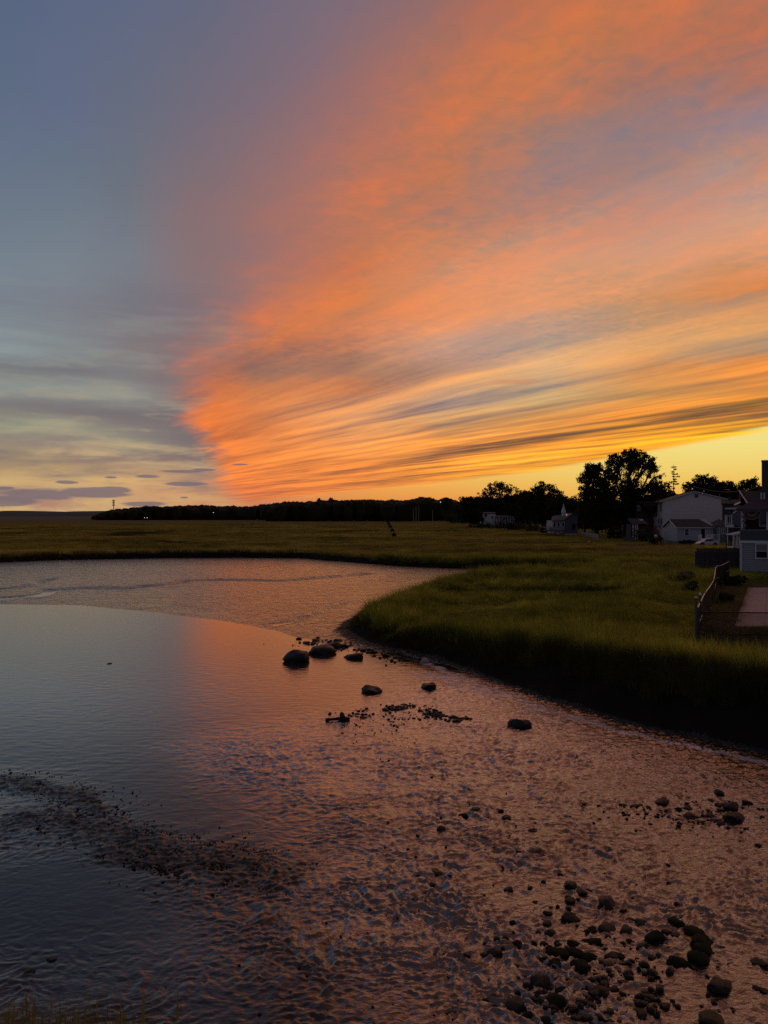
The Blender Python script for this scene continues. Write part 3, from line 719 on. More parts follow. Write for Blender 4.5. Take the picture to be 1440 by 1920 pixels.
def scatter(name, pts, scl, protos, label, cat, seed=0, sclz=None):
    """one mass of plants: points carrying copies of a few clump shapes"""
    col = bpy.data.collections.new(name + '_shapes')
    for i, me in enumerate(protos):
        col.objects.link(bpy.data.objects.new(f'{name}_shape_{i}', me))
    me = bpy.data.meshes.new(name); me.vertices.add(len(pts)); me.vertices.foreach_set('co', np.ascontiguousarray(pts, dtype=np.float32).ravel())
    attr(me, 'scl', scl)
    attr(me, 'sclz', scl if sclz is None else sclz)
    rs = np.random.RandomState(seed); attr(me, 'rot', rs.rand(len(pts)) * 6.283)
    a = me.attributes.new('pick', 'INT', 'POINT'); a.data.foreach_set('value', rs.randint(0, len(protos), len(pts)).astype(np.int32))
    o = link(name, me)
    ng = bpy.data.node_groups.new(name, 'GeometryNodeTree')
    ng.interface.new_socket('Geometry', in_out='INPUT', socket_type='NodeSocketGeometry')
    ng.interface.new_socket('Geometry', in_out='OUTPUT', socket_type='NodeSocketGeometry')
    n = ng.nodes; l = ng.links
    gi = n.new('NodeGroupInput'); go = n.new('NodeGroupOutput')
    ci = n.new('GeometryNodeCollectionInfo'); ci.inputs['Collection'].default_value = col
    ci.inputs['Separate Children'].default_value = True; ci.inputs['Reset Children'].default_value = True
    ip = n.new('GeometryNodeInstanceOnPoints'); ip.inputs['Pick Instance'].default_value = True
    def na(nm, ty):
        q = n.new('GeometryNodeInputNamedAttribute'); q.data_type = ty; q.inputs['Name'].default_value = nm; return q.outputs['Attribute']
    l.new(gi.outputs[0], ip.inputs['Points']); l.new(ci.outputs[0], ip.inputs['Instance'])
    l.new(na('pick', 'INT'), ip.inputs['Instance Index'])
    cr = n.new('ShaderNodeCombineXYZ'); l.new(na('rot', 'FLOAT'), cr.inputs[2]); l.new(cr.outputs[0], ip.inputs['Rotation'])
    cs = n.new('ShaderNodeCombineXYZ'); s_ = na('scl', 'FLOAT'); l.new(s_, cs.inputs[0]); l.new(s_, cs.inputs[1]); l.new(na('sclz', 'FLOAT'), cs.inputs[2])
    l.new(cs.outputs[0], ip.inputs['Scale']); l.new(ip.outputs[0], go.inputs[0])
    md = o.modifiers.new('scatter', 'NODES'); md.node_group = ng
    tag(o, label, cat, kind='stuff')
    return o

rs = np.random.RandomState(3)
def wedge(n, d0, d1, u0, u1, power=1.0):
    """random places in front of the viewpoint between two distances; density falls with distance when power < 2"""
    t = rs.rand(n); D = (d0 ** power + t * (d1 ** power - d0 ** power)) ** (1 / power)
    U = u0 + rs.rand(n) * (u1 - u0)
    return U * D, D
YARD = [(25.2, 57), (22.7, 52), (20.4, 47.5), (17.9, 42), (13.9, 33.5), (11.0, 27.4), (11.5, 26.2), (40, 22), (60, 60), (40, 62)]     # fenced yard by the grey house
LAWN = [at(1150, 1032, 1.3), at(1215, 1050, 1.3), at(1300, 1062, 1.3), at(1312, 1030, 1.3), at(1300, 1020, 1.3), at(1150, 1019, 1.3)]

# near spit of marsh
x, y = wedge(150000, 17, 92, -0.08, 0.66, 0.9)
dk = sdist(x, y, BASIN)
k = (dk > 0.25) & ~inside(x, y, YARD)
x, y, dk = x[k], y[k], dk[k]
lush = 0.5 + 0.5 * fbm(x * 0.12, y * 0.12, 3, 81) * 1.6
edgeh = np.exp(-((dk - 1.6) / 1.4) ** 2)
h = 0.42 + 0.22 * np.clip(lush, 0, 1) + 0.20 * edgeh
# a trampled, low patch beside the fence
path = seg_dist(x, y, [at(1290, 1180, 1.2), at(1280, 1130, 1.2), at(1290, 1095, 1.2)])
h = h * (1 - 0.65 * np.exp(-(path / 1.6) ** 2))
path2 = seg_dist(x, y, D6); h = h * (1 - 0.7 * np.exp(-(path2 / 1.5) ** 2))
path3 = seg_dist(x, y, D7); h = h * (1 - 0.8 * np.exp(-(path3 / 0.9) ** 2))
hol = fbm(x * 0.10 + 3, y * 0.26, 3, 93); h = h * (1 - 0.72 * sstep(.08, .34, hol) * sstep(1.5, 4, dk))
h *= 0.70 + 0.5 * rs.rand(len(x)) ** 1.5
low = sstep(0.25, 1.1, dk); h *= 0.55 + 0.45 * low
z, _ = ground_height(x, y)
bare = 0.45 + 0.50 * sstep(34, 24, y) * sstep(0, 5, x)
k = (rs.rand(len(x)) < np.where(dk < 1.2, 0.7, 1.0)) & (dk > bare + 0.5 * fbm(x * 0.9, y * 0.9, 2, 83))
x, y, z, h, dk = x[k], y[k], z[k], h[k], dk[k]
scl = 0.8 + 0.012 * y
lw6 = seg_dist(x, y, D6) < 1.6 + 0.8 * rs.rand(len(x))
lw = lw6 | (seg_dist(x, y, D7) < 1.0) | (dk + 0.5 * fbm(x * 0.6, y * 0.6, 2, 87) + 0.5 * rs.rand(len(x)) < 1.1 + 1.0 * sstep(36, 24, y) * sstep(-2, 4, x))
protos = [blade_clump('cordgrass_clump', 22, 0.28, 0.6, 1.0, 0.013, MAT['grass_near'], 0.32, 100 + i, 3) for i in range(4)] + [blade_clump('tall_cordgrass_clump', 13, 0.16, 0.9, 1.55, 0.020, MAT['grass_near'], 0.25, 110 + i, 3) for i in range(2)]
scatter('marsh_grass', np.stack([x, y, z - 0.03], -1)[~lw], scl[~lw], protos, 'tall green cordgrass covering the marsh spit along the creek bank', 'grass', 1, sclz=h[~lw])
protos = [blade_clump('shaded_clump', 18, 0.24, 0.5, 1.0, 0.012, MAT['grass_shade_sedge'], 0.55, 130 + i, 3) for i in range(4)]
scatter('shaded_bank_grass', np.stack([x, y, z - 0.03], -1)[lw], scl[lw], protos, 'dark grass hanging down the steep creek bank with bank shade in its colour', 'grass', 11, sclz=h[lw])

# far marsh across the creek and behind the spit
x, y = wedge(120000, 75, 420, -0.66, 0.66, 1.0)
dk = sdist(x, y, BASIN)
k = (dk > 0.3) & ~((x > 15) & (y < 76) & (x > 0.2 * y))
x, y, dk = x[k], y[k], dk[k]
z, _ = ground_height(x, y, dk)
h = 0.42 + 0.34 * fbm(x * 0.025, y * 0.085, 3, 85) - 0.22 * sstep(.1, .4, fbm(x * 0.012, y * 0.05, 3, 86)) + 0.10 * rs.rand(len(x)) + 0.22 * np.exp(-((dk - 1.0) / 1.3) ** 2)
for ln, wd in ((D1, 8.0), (D2, 15.0), (D3, 8.0), (D4, 2.5), (D5, 7.0)):
    h = h * (1 - 0.45 * np.exp(-(seg_dist(x, y, ln) / wd) ** 2))
protos = [blade_clump('marsh_clump', 30, 0.55, 0.6, 1.0, 0.035, MAT['grass_far'], 0.4, 200 + i, 2) for i in range(4)]
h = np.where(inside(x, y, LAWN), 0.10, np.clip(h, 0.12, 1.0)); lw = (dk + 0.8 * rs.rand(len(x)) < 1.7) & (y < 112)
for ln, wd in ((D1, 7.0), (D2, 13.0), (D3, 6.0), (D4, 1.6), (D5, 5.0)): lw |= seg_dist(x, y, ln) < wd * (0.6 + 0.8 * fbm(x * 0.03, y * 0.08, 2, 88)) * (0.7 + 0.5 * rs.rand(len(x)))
scatter('distant_marsh_grass', np.stack([x, y, z - 0.03], -1)[~lw], (0.7 + 0.006 * y)[~lw], protos, 'olive marsh grass spreading from the far creek bank to the woods', 'grass', 2, sclz=h[~lw])
protos = [blade_clump('far_shaded_clump', 26, 0.5, 0.6, 1.0, 0.03, MAT['grass_shade_sedge'], 0.5, 230 + i, 2) for i in range(3)]  # blade colour carries the far bank's shade, also used for ditch sedge
scatter('shaded_far_grass', np.stack([x, y, z - 0.03], -1)[lw], (0.7 + 0.006 * y)[lw], protos, 'dark grass edging the far bank and ditches with bank shade in its colour', 'grass', 12, sclz=h[lw])

# mown grass and weeds round the houses and in the fenced yard
x, y = wedge(42000, 23, 61, 0.36, 0.75, 1.3)
k = inside(x, y, YARD)
x, y = x[k], y[k]
z, _ = ground_height(x, y)
wn = fbm(x * 0.5, y * 0.5, 3, 91)
h = np.where(y < 62, 0.20 + 0.30 * np.clip(wn, 0, 1) + 0.25 * np.exp(-(np.abs(y - 26.8 - 0.0 * x) / 1.3) ** 2), 0.10)
pat = inside(x, y, [(14.3, 31.5), (23.2, 49.6), (33, 49.6), (24, 31.5)])
k = ~pat
x, y, z, h = x[k], y[k], z[k], h[k]
protos = [blade_clump('yard_clump', 18, 0.30, 0.5, 1.0, 0.016, MAT['weeds'], 0.5, 300 + i, 2) for i in range(4)]
scatter('yard_grass', np.stack([x, y, z - 0.02], -1), 0.9 + 0.01 * y, protos, 'short dull grass and weeds in the fenced yard and on the lawn', 'grass', 3, sclz=h)

# grass on the roadside bank at the lower left
n = 5200
x = -4.6 + 4.0 * rs.rand(n); y = 3.4 + 2.8 * rs.rand(n)
z = bank_height(seg_dist(x, y, [(-9, -2), (-1.2, -1.0), (6, -6)]))
px = CX + x / y * FPX
want = np.interp(px, [-400, 0, 60, 130, 200, 260, 330, 400], [1868, 1872, 1870, 1880, 1902, 1925, 1965, 2020]) + 18
hh = EYE - (want - HY) / FPX * y - z
k = (hh > 0.1) & (hh < 1.9) & (px < 400)
x, y, z, hh = x[k], y[k], z[k], hh[k]
hh = hh * (0.70 + 0.26 * rs.rand(len(x)) + 0.16 * (rs.rand(len(x)) < .05))
protos = [blade_clump('bank_clump', 8, 0.14, 0.6, 1.04, 0.005, MAT['grass_bank'], 0.6, 400 + i, 4, 0.10) for i in range(6)]
scatter('bank_grass', np.stack([x, y, z - 0.02], -1), np.full(len(x), 1.0), protos, 'blurred yellow green grass stems on the roadside bank in the bottom corner', 'grass', 4, sclz=hh)

# ------------------------------------------------------------------ leaves and trees
def leaf_cloud(centres, radii, per, size, seed, flat=0.8):
    """many small leaf faces in balls round the given centres"""
    r = np.random.RandomState(seed); n = len(centres) * per
    c = np.repeat(np.asarray(centres), per, 0); rad = np.repeat(np.asarray(radii), per)
    o = r.normal(size=(n, 3)); o /= np.linalg.norm(o, axis=1, keepdims=True); o *= (r.rand(n, 1) ** 0.5) * rad[:, None]; o[:, 2] *= flat
    p = c + o
    a = r.normal(size=(n, 3)); a /= np.linalg.norm(a, axis=1, keepdims=True)
    b = np.cross(a, r.normal(size=(n, 3))); b /= np.linalg.norm(b, axis=1, keepdims=True)
    s = (size * (0.6 + 0.8 * r.rand(n)))[:, None]
    v = np.stack([p - a * s, p + b * s * 0.55, p + a * s, p - b * s * 0.55], 1).reshape(-1, 3)
    return v, np.arange(n * 4).reshape(-1, 4)

def tree(name, base, D, lobes, label, cat='tree', leaf=0.22, per=26, dens=1.0, clump=0.7, mat='leaf', trunk_r=0.3, seed=0, group=None, trunk_px=None, core=True):
    """lobes: (column, row, half width, half height, density) in the photo at distance D; each becomes a ball of leaf clumps with real depth"""
    r = np.random.RandomState(seed); sc = D / FPX
    bx, bz = X(trunk_px or base[0], D), base[1]
    root = empty(name, (bx, D, bz)); tag(root, label, cat, group)
    C = []; Rd = []; tips = []
    for (cx, cy, rx, rz, dn) in lobes:
        c = np.array([X(cx, D) - bx, 0, Z(cy, D) - bz]); a, b = rx * sc, rz * sc; dp = max(min(a, b * 1.3), 0.5)
        vol = a * b * dp
        n = max(3, int(dens * dn * 5.2 * vol ** (2 / 3) / clump ** 2 * 1.6))
        o = r.normal(size=(n, 3)); o /= np.linalg.norm(o, axis=1, keepdims=True)
        shell = (0.35 + 0.6 * r.rand(n, 1) ** 0.6)
        o = o * shell * np.array([a, dp, b])
        y_off = (r.rand() - 0.5) * dp * 0.8
        pc = c + o + np.array([0, y_off, 0]); pc[:, 2] = np.maximum(pc[:, 2], 0.3)
        C.append(pc); Rd.append(clump * (0.5 + 0.8 * r.rand(n)) * min(1.0, 0.5 + b / 3)); tips.append((c + [0, y_off, 0], pc, a))
    C = np.concatenate(C); Rd = np.concatenate(Rd)
    v, f = leaf_cloud(C, Rd, per, leaf, seed + 1)
    link('crown', np_mesh('crown', v, f, MAT[mat]), root)
    # trunk and limbs
    mb = MB(); H = max(c[2] for c, _, _ in tips)
    fork = Vector((0, 0, H * 0.30))
    mb.tube([(0, 0, -0.3), (trunk_r * 0.3, 0, H * 0.13), fork], [trunk_r * 1.35, trunk_r, trunk_r * 0.85], 8)
    for c, pc, a in tips:
        c = Vector(c); mid_ = fork.lerp(c, 0.5) + Vector((r.normal() * 0.3, r.normal() * 0.3, H * 0.04))
        mb.tube([fork, mid_, c], [trunk_r * 0.62, trunk_r * 0.4, trunk_r * 0.2], 6)
        for q in pc[:: max(1, len(pc) // 22)]:
            q = Vector(q); s0 = mid_.lerp(c, r.rand())
            mb.tube([s0, s0.lerp(q, 0.5) + Vector((0, 0, 0.15)), q], [trunk_r * 0.16, trunk_r * 0.1, trunk_r * 0.04], 4, False)
    mb.build('trunk', MAT['bark'], root, True)
    return root

G0 = 1.25
# the tall tree and its neighbour by the lawn
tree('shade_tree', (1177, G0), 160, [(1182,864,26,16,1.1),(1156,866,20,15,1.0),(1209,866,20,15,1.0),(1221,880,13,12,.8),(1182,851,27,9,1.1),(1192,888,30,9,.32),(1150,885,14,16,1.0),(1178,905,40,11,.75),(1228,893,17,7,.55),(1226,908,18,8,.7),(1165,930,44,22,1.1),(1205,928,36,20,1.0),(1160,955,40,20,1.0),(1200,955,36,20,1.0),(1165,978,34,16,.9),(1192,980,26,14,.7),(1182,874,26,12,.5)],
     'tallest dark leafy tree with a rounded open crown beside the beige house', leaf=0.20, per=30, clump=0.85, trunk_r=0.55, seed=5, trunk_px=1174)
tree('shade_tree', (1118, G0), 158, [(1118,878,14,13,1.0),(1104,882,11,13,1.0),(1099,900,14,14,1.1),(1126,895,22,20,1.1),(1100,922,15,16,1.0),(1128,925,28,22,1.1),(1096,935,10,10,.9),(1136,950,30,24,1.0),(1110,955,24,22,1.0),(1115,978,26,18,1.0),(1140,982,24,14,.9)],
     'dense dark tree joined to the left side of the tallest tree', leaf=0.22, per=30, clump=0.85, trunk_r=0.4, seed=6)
# open-crowned trees over the small houses
tree('vase_tree', (937, 1.0), 330, [(937,913,24,9,.8),(916,922,15,8,.6),(958,919,15,8,.6),(937,925,22,7,.5),(937,908,12,5,.8),(970,922,8,5,.4),(902,928,8,5,.4)],
     'broad open crowned tree rising behind the far white house', leaf=0.34, per=22, clump=1.2, trunk_r=0.5, seed=8)
tree('vase_tree', (1017, 1.1), 300, [(1017,912,15,9,.8),(1006,920,11,8,.7),(1031,915,9,8,.6),(1040,928,16,12,.9),(1052,936,13,10,.9)],
     'small domed open tree above the dark clump left of the cottage', leaf=0.32, per=22, clump=1.1, trunk_r=0.45, seed=9)
DARK = [(882,955,22,24,300,'low dark tree at the left end of the clump where the woods meet the marsh'),
 (908,950,26,20,320,'rounded dark tree behind the left side of the far white house'),
 (938,950,26,20,322,'rounded dark tree straight behind the far white house'),
 (966,950,24,24,305,'dark tree between the far white house and the domed open tree'),
 (992,948,24,30,290,'full dark tree just left of the domed open tree'),
 (1022,950,26,30,285,'full dark tree under the domed open tree'),
 (1050,955,20,26,270,'dark tree straight behind the cottage with the pointed cupola'),
 (1074,958,18,24,260,'dark tree between the cottage and the tallest trees'),
 (1096,965,16,26,190,'dark understorey tree left of the two tallest trees')]
for i, (cx, cy, rx, ry, D, lb) in enumerate(DARK):
    r_ = random.Random(40 + i)
    lob = [(cx, cy, rx, ry, 1.0)] + [(cx + r_.uniform(-.6, .6) * rx, cy - ry * r_.uniform(0.3, 0.75), rx * r_.uniform(.35, .55), ry * r_.uniform(.3, .5), 1.0) for _ in range(4)] + [(cx - rx * .4, 968, rx * .8, 12, 1.3), (cx + rx * .4, 970, rx * .8, 12, 1.3), (cx, cy + ry * .5, rx, ry * .6, 1.0)]
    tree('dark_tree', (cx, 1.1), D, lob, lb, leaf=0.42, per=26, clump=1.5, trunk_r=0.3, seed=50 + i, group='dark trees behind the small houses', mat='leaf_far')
BACK = [(1236,918,20,16,175,.7,'sparse low tree between the tallest tree and the spiky conifer'),
 (1250,940,26,22,200,1,'dark tree under the spiky conifer'),
 (1296,915,17,13,225,.8,'dark tree behind the left slope of the beige house roof'),
 (1322,904,24,16,228,.85,'highest round tree behind the peak of the beige house'),
 (1346,915,18,14,226,.9,'round tree behind the right slope of the beige house roof'),
 (1362,928,16,12,222,1,'lowest tree behind the right end of the beige house roof'),
 (1382,915,20,14,236,.8,'wide tree rising over the dark roofs beside the chimney'),
 (1412,907,16,13,236,.85,'round tree immediately left of the chimney'),
 (1290,940,40,16,210,1,'broad dark tree hidden low behind the beige house'),
 (1400,934,40,14,215,1,'broad dark tree low behind the roof of the porch house')]
for i, (cx, cy, rx, ry, D, dn, lb) in enumerate(BACK):
    r_ = random.Random(80 + i)
    lob = [(cx, cy + ry * .3, rx, ry * .8, dn)] + [(cx + r_.uniform(-.7, .7) * rx, cy - ry * r_.uniform(0.1, 0.55), rx * r_.uniform(.35, .5), ry * r_.uniform(.35, .5), dn) for _ in range(4)] + [(cx, cy + ry * 1.3, rx * 1.1, ry, 1.2), (cx - rx * .3, 955, rx, 14, 1.2), (cx + rx * .4, 968, rx, 12, 1.2)]
    tree('leafy_tree', (cx, 1.3), D, lob, lb, leaf=0.30, per=26, clump=1.1, trunk_r=0.3, seed=90 + i, group='trees behind the beige house')
# spiky conifer
def conifer(px, D, top, bot, label):
    bx = X(px, D); root = empty('spruce_tree', (bx, D, G0)); tag(root, label, 'tree')
    H = Z(top, D) - G0; r = np.random.RandomState(3); C = []; Rd = []; mb = MB()
    mb.tube([(0, 0, -.3), (0.05, 0, H * .5), (0, 0, H)], [.22, .12, .02], 6)
    z = H * .35
    while z < H * .98:
        L = (H - z) * 0.30 + 0.25
        for k in range(3):
            t = r.rand() * 6.28; l_ = L * (0.4 + 0.8 * r.rand()); e = np.array([math.cos(t) * l_, math.sin(t) * l_, z + 0.12 * l_])
            mb.tube([(0, 0, z), tuple(e * [.6, .6, 1] - [0, 0, .1 * l_]), tuple(e)], [.04, .03, .01], 4, False)
            for q in (0.45, 0.7, 0.9, 1.0):
                C.append(np.array([e[0] * q, e[1] * q, z + 0.1 * l_ * q - 0.12])); Rd.append(0.10 + 0.20 * q * min(1, l_))
        z += 0.55
    v, f = leaf_cloud(C, Rd, 14, 0.12, 4, 0.7)
    link('crown', np_mesh('crown', v, f, MAT['leaf']), root); mb.build('trunk', MAT['bark'], root, True)
conifer(1263, 172, 869, 960, 'thin spiky conifer standing against the yellow sky')

# shrubs
def shrub(name, px, py, rx, ry, D, label, mat='leaf', leaf=0.12, cat='shrub', group=None, seed=0, ground=None):
    r = np.random.RandomState(seed); gz_ = ground if ground is not None else float(ground_height(np.array([X(px, D)]), np.array([float(D)]))[0][0])
    root = empty(name, (X(px, D), D, gz_)); tag(root, label, cat, group)
    sc = D / FPX; a = rx * sc; hgt = max(2 * ry * sc, 0.3)
    n = 26; o = r.normal(size=(n, 3)); o /= np.linalg.norm(o, axis=1, keepdims=True); o *= (0.3 + 0.7 * r.rand(n, 1))
    C = o * [a, a * .8, hgt / 2] + [0, 0, hgt / 2]; C[:, 2] = np.abs(C[:, 2])
    v, f = leaf_cloud(C, np.full(n, max(a, hgt / 2) * .38), 24, leaf, seed + 1)
    link('foliage', np_mesh('foliage', v, f, MAT[mat]), root)
    mb = MB()
    for k in range(7):
        q = C[k * 3]; mb.tube([(0, 0, -.05), (q[0] * .4, q[1] * .4, q[2] * .55), tuple(q)], [.03, .02, .008], 4, False)
    mb.build('stem', MAT['bark'], root)
for i, (px, py, rx, ry, D, lb, mt) in enumerate([
 (935,982,34,5,262,'long low bush hiding the foot of the far white house','leaf_far'),
 (965,985,22,7,240,'dark bush at the right of the far white deck','leaf_far'),
 (998,987,24,9,225,'pale rounded bush left of the cottage deck','leaf_olive'),
 (1022,995,10,6,200,'dark bush at the left end of the cottage deck','leaf_far'),
 (900,984,20,4,280,'low bush at the edge of the open marsh','leaf_olive'),
 (868,957,16,10,430,'grey green tree like bush left of the dark clump','leaf_olive'),
 (846,958,14,9,460,'grey green bush farthest left before the woods','leaf_olive'),
 (1153,995,16,12,150,'dark shrub under the trunk of the tallest tree','leaf'),
 (1205,1000,18,14,135,'tall dry shrub in front of the brown porch','leaf_olive'),
 (1228,1004,14,12,126,'dark brush left of the small grey cottage','leaf'),
 (1290,1019,10,3,126,'low bush under the cottage window','leaf'),
 (1280,1074,25,12,56,'rounded shrub in the marsh left of the slatted fence','weeds'),
 (1296,1094,17,11,50,'round grey green shrub touching the slatted fence','weeds'),
 (1262,1064,30,6,70,'low row of dry reeds behind the rounded shrub','weeds'),
 (1378,1093,26,11,50,'weedy bush inside the yard behind the slatted fence','leaf'),
 (1362,1112,17,11,41,'pale weedy bush beside the patio slab','leaf_olive'),
 (1338,1075,8,5,58,'small bush at the foot of the board fence','leaf'),
 (1120,925,0.1,0.1,900,'x','leaf')]):
    if lb != 'x': shrub('shrub', px, py, rx, ry, D, lb, mt, leaf=0.05 + 0.0011 * D, seed=120 + i)

# ------------------------------------------------------------------ the woods at the far side of the marsh
TOP = [(-150,956),(186,963),(200,958),(225,954),(250,951),(262,950),(285,948),(305,950),(340,948),(380,947),(410,949),(440,948),(470,950),(500,944),(540,941),(580,940),(620,938),(660,937),(690,936),(720,938),(745,937),(770,937),(788,932),(805,933),(822,938),(835,933),(850,937),(866,943),(880,938),(900,934),(960,936),(1100,938),(1300,940),(1700,936)]
def woods():
    r = np.random.RandomState(17); V = []; F = []; nv = 0; C = []; Rd = []
    ico = bmesh.new(); bmesh.ops.create_icosphere(ico, subdivisions=2, radius=1.0); iv = np.array([v.co[:] for v in ico.verts]); if_ = np.array([[v.index for v in f.verts] for f in ico.faces]); ico.free()
    for row in range(3):
        px = 186.0
        while px < 1750:
            D = 640 + row * 40 + r.rand() * 30
            if px < 500: D += 160
            ty = np.interp(px, [t[0] for t in TOP], [t[1] for t in TOP])
            top = Z(ty, D) - r.rand() * 1.3 + 0.5 - (2 - row) * 1.1 * r.rand(); w = 4.0 + 5.0 * r.rand() ** 2
            cx = X(px, D); g = 0.6
            hh = top - g
            n3 = np.array([noise.noise(Vector(p * 1.3 + px)) for p in iv])[:, None]
            n4 = np.array([noise.noise(Vector(p * 3.1 + px)) for p in iv])[:, None]
            sv = iv * (1 + 0.22 * n3 + 0.16 * n4)
            rad = min(w * 0.75, hh * 0.45)
            zc = top - rad
            vz = np.where(sv[:, 2] > 0, zc + sv[:, 2] * rad, zc + sv[:, 2] * (zc - g + 0.5))
            v = np.stack([sv[:, 0] * w * (1 + 0.12 * (sv[:, 2] < 0)) + cx, sv[:, 1] * w + D, vz], -1)
            V.append(v); F.append(if_ + nv); nv += len(v)
            up = iv[:, 2] > -0.1
            q = v[up]; q = q[r.rand(len(q)) < 0.75]
            C.append(q); Rd.append(np.full(len(q), 1.0))
            px += (w * 1.05 / D * FPX) * (0.6 + 0.4 * r.rand())
    C = np.concatenate(C); Rd = np.concatenate(Rd)
    lv, lf = leaf_cloud(C, Rd, 5, 0.45, 18)
    tri = np.concatenate(F)
    quads = np.concatenate([tri, tri[:, 2:3]], 1)
    co = np.concatenate([np.concatenate(V), lv])
    me = bpy.data.meshes.new('woods')
    me.from_pydata(co.tolist(), [], tri.tolist() + (lf + nv).tolist()); me.materials.append(MAT['leaf_far'])
    tag(link('woods', me), 'long dark line of woods closing off the marsh', 'woods', kind='stuff')
woods()
# a few crowns that stand out of the woods, and the bare pale trunks in front of them
for i, (cx, ty, D, lb) in enumerate([(598,934,690,'tiny thin tree poking out of the middle of the woods'),(620,933,690,'round topped tree poking out of the middle of the woods'),(838,933,600,'rounded tree at the right end of the woods')]):
    tree('far_tree', (cx, 0.6), D, [(cx, ty + 4, 4, 3.2, 1), (cx + 2, ty + 8, 6, 5, 1), (cx - 2, ty + 16, 8, 8, 1)], lb, leaf=0.6, per=16, clump=1.4, trunk_r=0.3, seed=150 + i, mat='leaf_far')
for i, (px, h, lb) in enumerate([(775,8,'first of the three bare pale trunks before the woods'),(780,9,'middle one of the three bare pale trunks before the woods'),(785,9,'last of the three bare pale trunks before the woods'),(811,7,'lone bare pale trunk between the three and the low bushes')]):
    D = 560; mb = MB(); hz = h * 1.35
    mb.tube([(0, 0, -.5), (.1, 0, hz * .5), (0, 0, hz)], [.28, .2, .08], 6); mb.tube([(0.1, 0, hz * .6), (.8, 0, hz * .8)], [.08, .03], 4); mb.tube([(0.05, 0, hz * .7), (-.7, .2, hz * .92)], [.07, .03], 4)
    o = mb.build('bare_trunk', MAT['pale_bark']); o.location = (X(px, D), D, 0.7); tag(o, lb, 'tree trunk', 'bare pale trunks before the woods')

# low hills far beyond on the left
def hills():
    mb = []; xs = np.linspace(-6000, 3500, 180); V = []; F = []
    for j, (yy, k) in enumerate(((3700, 0.0), (3900, .55), (4200, 1.0), (4700, .9), (5400, 0.0))):
        for x_ in xs:
            px = CX + x_ / 4200 * FPX
            t = np.interp(px, [-1200, -300, 0, 30, 60, 75, 100, 140, 190, 260, 500, 1100], [14, 10, 8.5, 9.5, 9, 7, 6.5, 8, 8.8, 8, 6, 4])
            hh = t / FPX * 4200 + 5 + 5 * noise.noise(Vector((x_ * .004, 0, 3))) + 2.5 * noise.noise(Vector((x_ * .02, yy * .01, 1)))
            V.append((x_, yy, -1 + hh * k))
    n = len(xs)
    for j in range(4):
        for i in range(n - 1): F.append((j * n + i, j * n + i + 1, (j + 1) * n + i + 1, (j + 1) * n + i))
    me = bpy.data.meshes.new('hills'); me.from_pydata(V, [], F)
    m, N = new_mat('hill_woods'); n1 = N.noise(N.pos, 0.02, 5.0, 0.65)
    N.put(N.b.inputs['Base Color'], N.mix(n1, (0.026, 0.028, 0.032, 1), (0.048, 0.048, 0.048, 1))); N.b.inputs['Roughness'].default_value = 1.0
    me.materials.append(m); tag(link('hills', me), kind='structure')
hills()

# ------------------------------------------------------------------ houses, decks, fences
def hz(px, D):
    return float(ground_height(np.array([X(px, D)]), np.array([float(D)]))[0][0])
def window(parent, x, y, z, w, h, face='front', panes=1, frame='white_paint', fw=0.09, blind=False, name='window'):
    """window set in a wall: x, z = centre of the opening, y = plane of the wall (front) or its x (side)"""
    if face == 'front': P3 = lambda a, b, c: (x + a, y - b, z + c)
    else: P3 = lambda a, b, c: (y - b, x + a, z + c)
    def bx(a0, a1, b0, b1, c0, c1, mb):
        p = [P3(a, b, c) for c in (c0, c1) for b in (b0, b1) for a in (a0, a1)]
        mb.solid(p, [(0, 2, 3, 1), (4, 5, 7, 6), (0, 1, 5, 4), (2, 6, 7, 3), (0, 4, 6, 2), (1, 3, 7, 5)])
    W_, H_ = w / 2, h / 2
    mb = MB()
    bx(-W_ - fw, -W_, 0.003, .07, -H_ - fw, H_ + fw, mb); bx(W_, W_ + fw, 0.003, .07, -H_ - fw, H_ + fw, mb)
    bx(-W_, W_, 0.003, .07, H_, H_ + fw, mb); bx(-W_, W_, 0.003, .10, -H_ - fw, -H_, mb)
    if panes >= 2: bx(-W_, W_, 0.003, .06, -0.025, 0.025, mb)
    wf = mb.build(name, MAT[frame], parent)
    g = MB(); bx(-W_, W_, 0.006, .03, -H_, H_, g); g.build('pane', MAT['glass'], wf)
    if blind:
        c = MB()
        for i in range(7): bx(-W_ + .01, W_ - .01, 0.031, .036, H_ - (i + 1) * H_ / 7 + .006, H_ - i * H_ / 7 - .004, c)
        c.build('blind', MAT['curtain'], wf)
    return wf
def lap_wall(mb, x0, x1, y, z0, z1, lap=0.16, d=0.02):
    """clapboards on a wall that faces the viewer"""
    n = max(1, round((z1 - z0) / lap)); h = (z1 - z0) / n
    for i in range(n):
        a = z0 + i * h
        mb.solid([(x0, y - d, a), (x1, y - d, a), (x1, y, a + h), (x0, y, a + h), (x0, y, a), (x1, y, a)], [(0, 1, 2, 3), (0, 4, 5, 1)])
def roof_slab(pts, t=0.12):
    """a sloping roof slab from four corners, thickened downward"""
    mb = MB(); lo = [(p[0], p[1], p[2] - t) for p in pts]; n = len(pts)
    mb.solid(list(pts) + lo, [tuple(range(n)), tuple(range(2 * n - 1, n - 1, -1))] + [(i, i + n, (i + 1) % n + n, (i + 1) % n) for i in range(n)])
    return mb
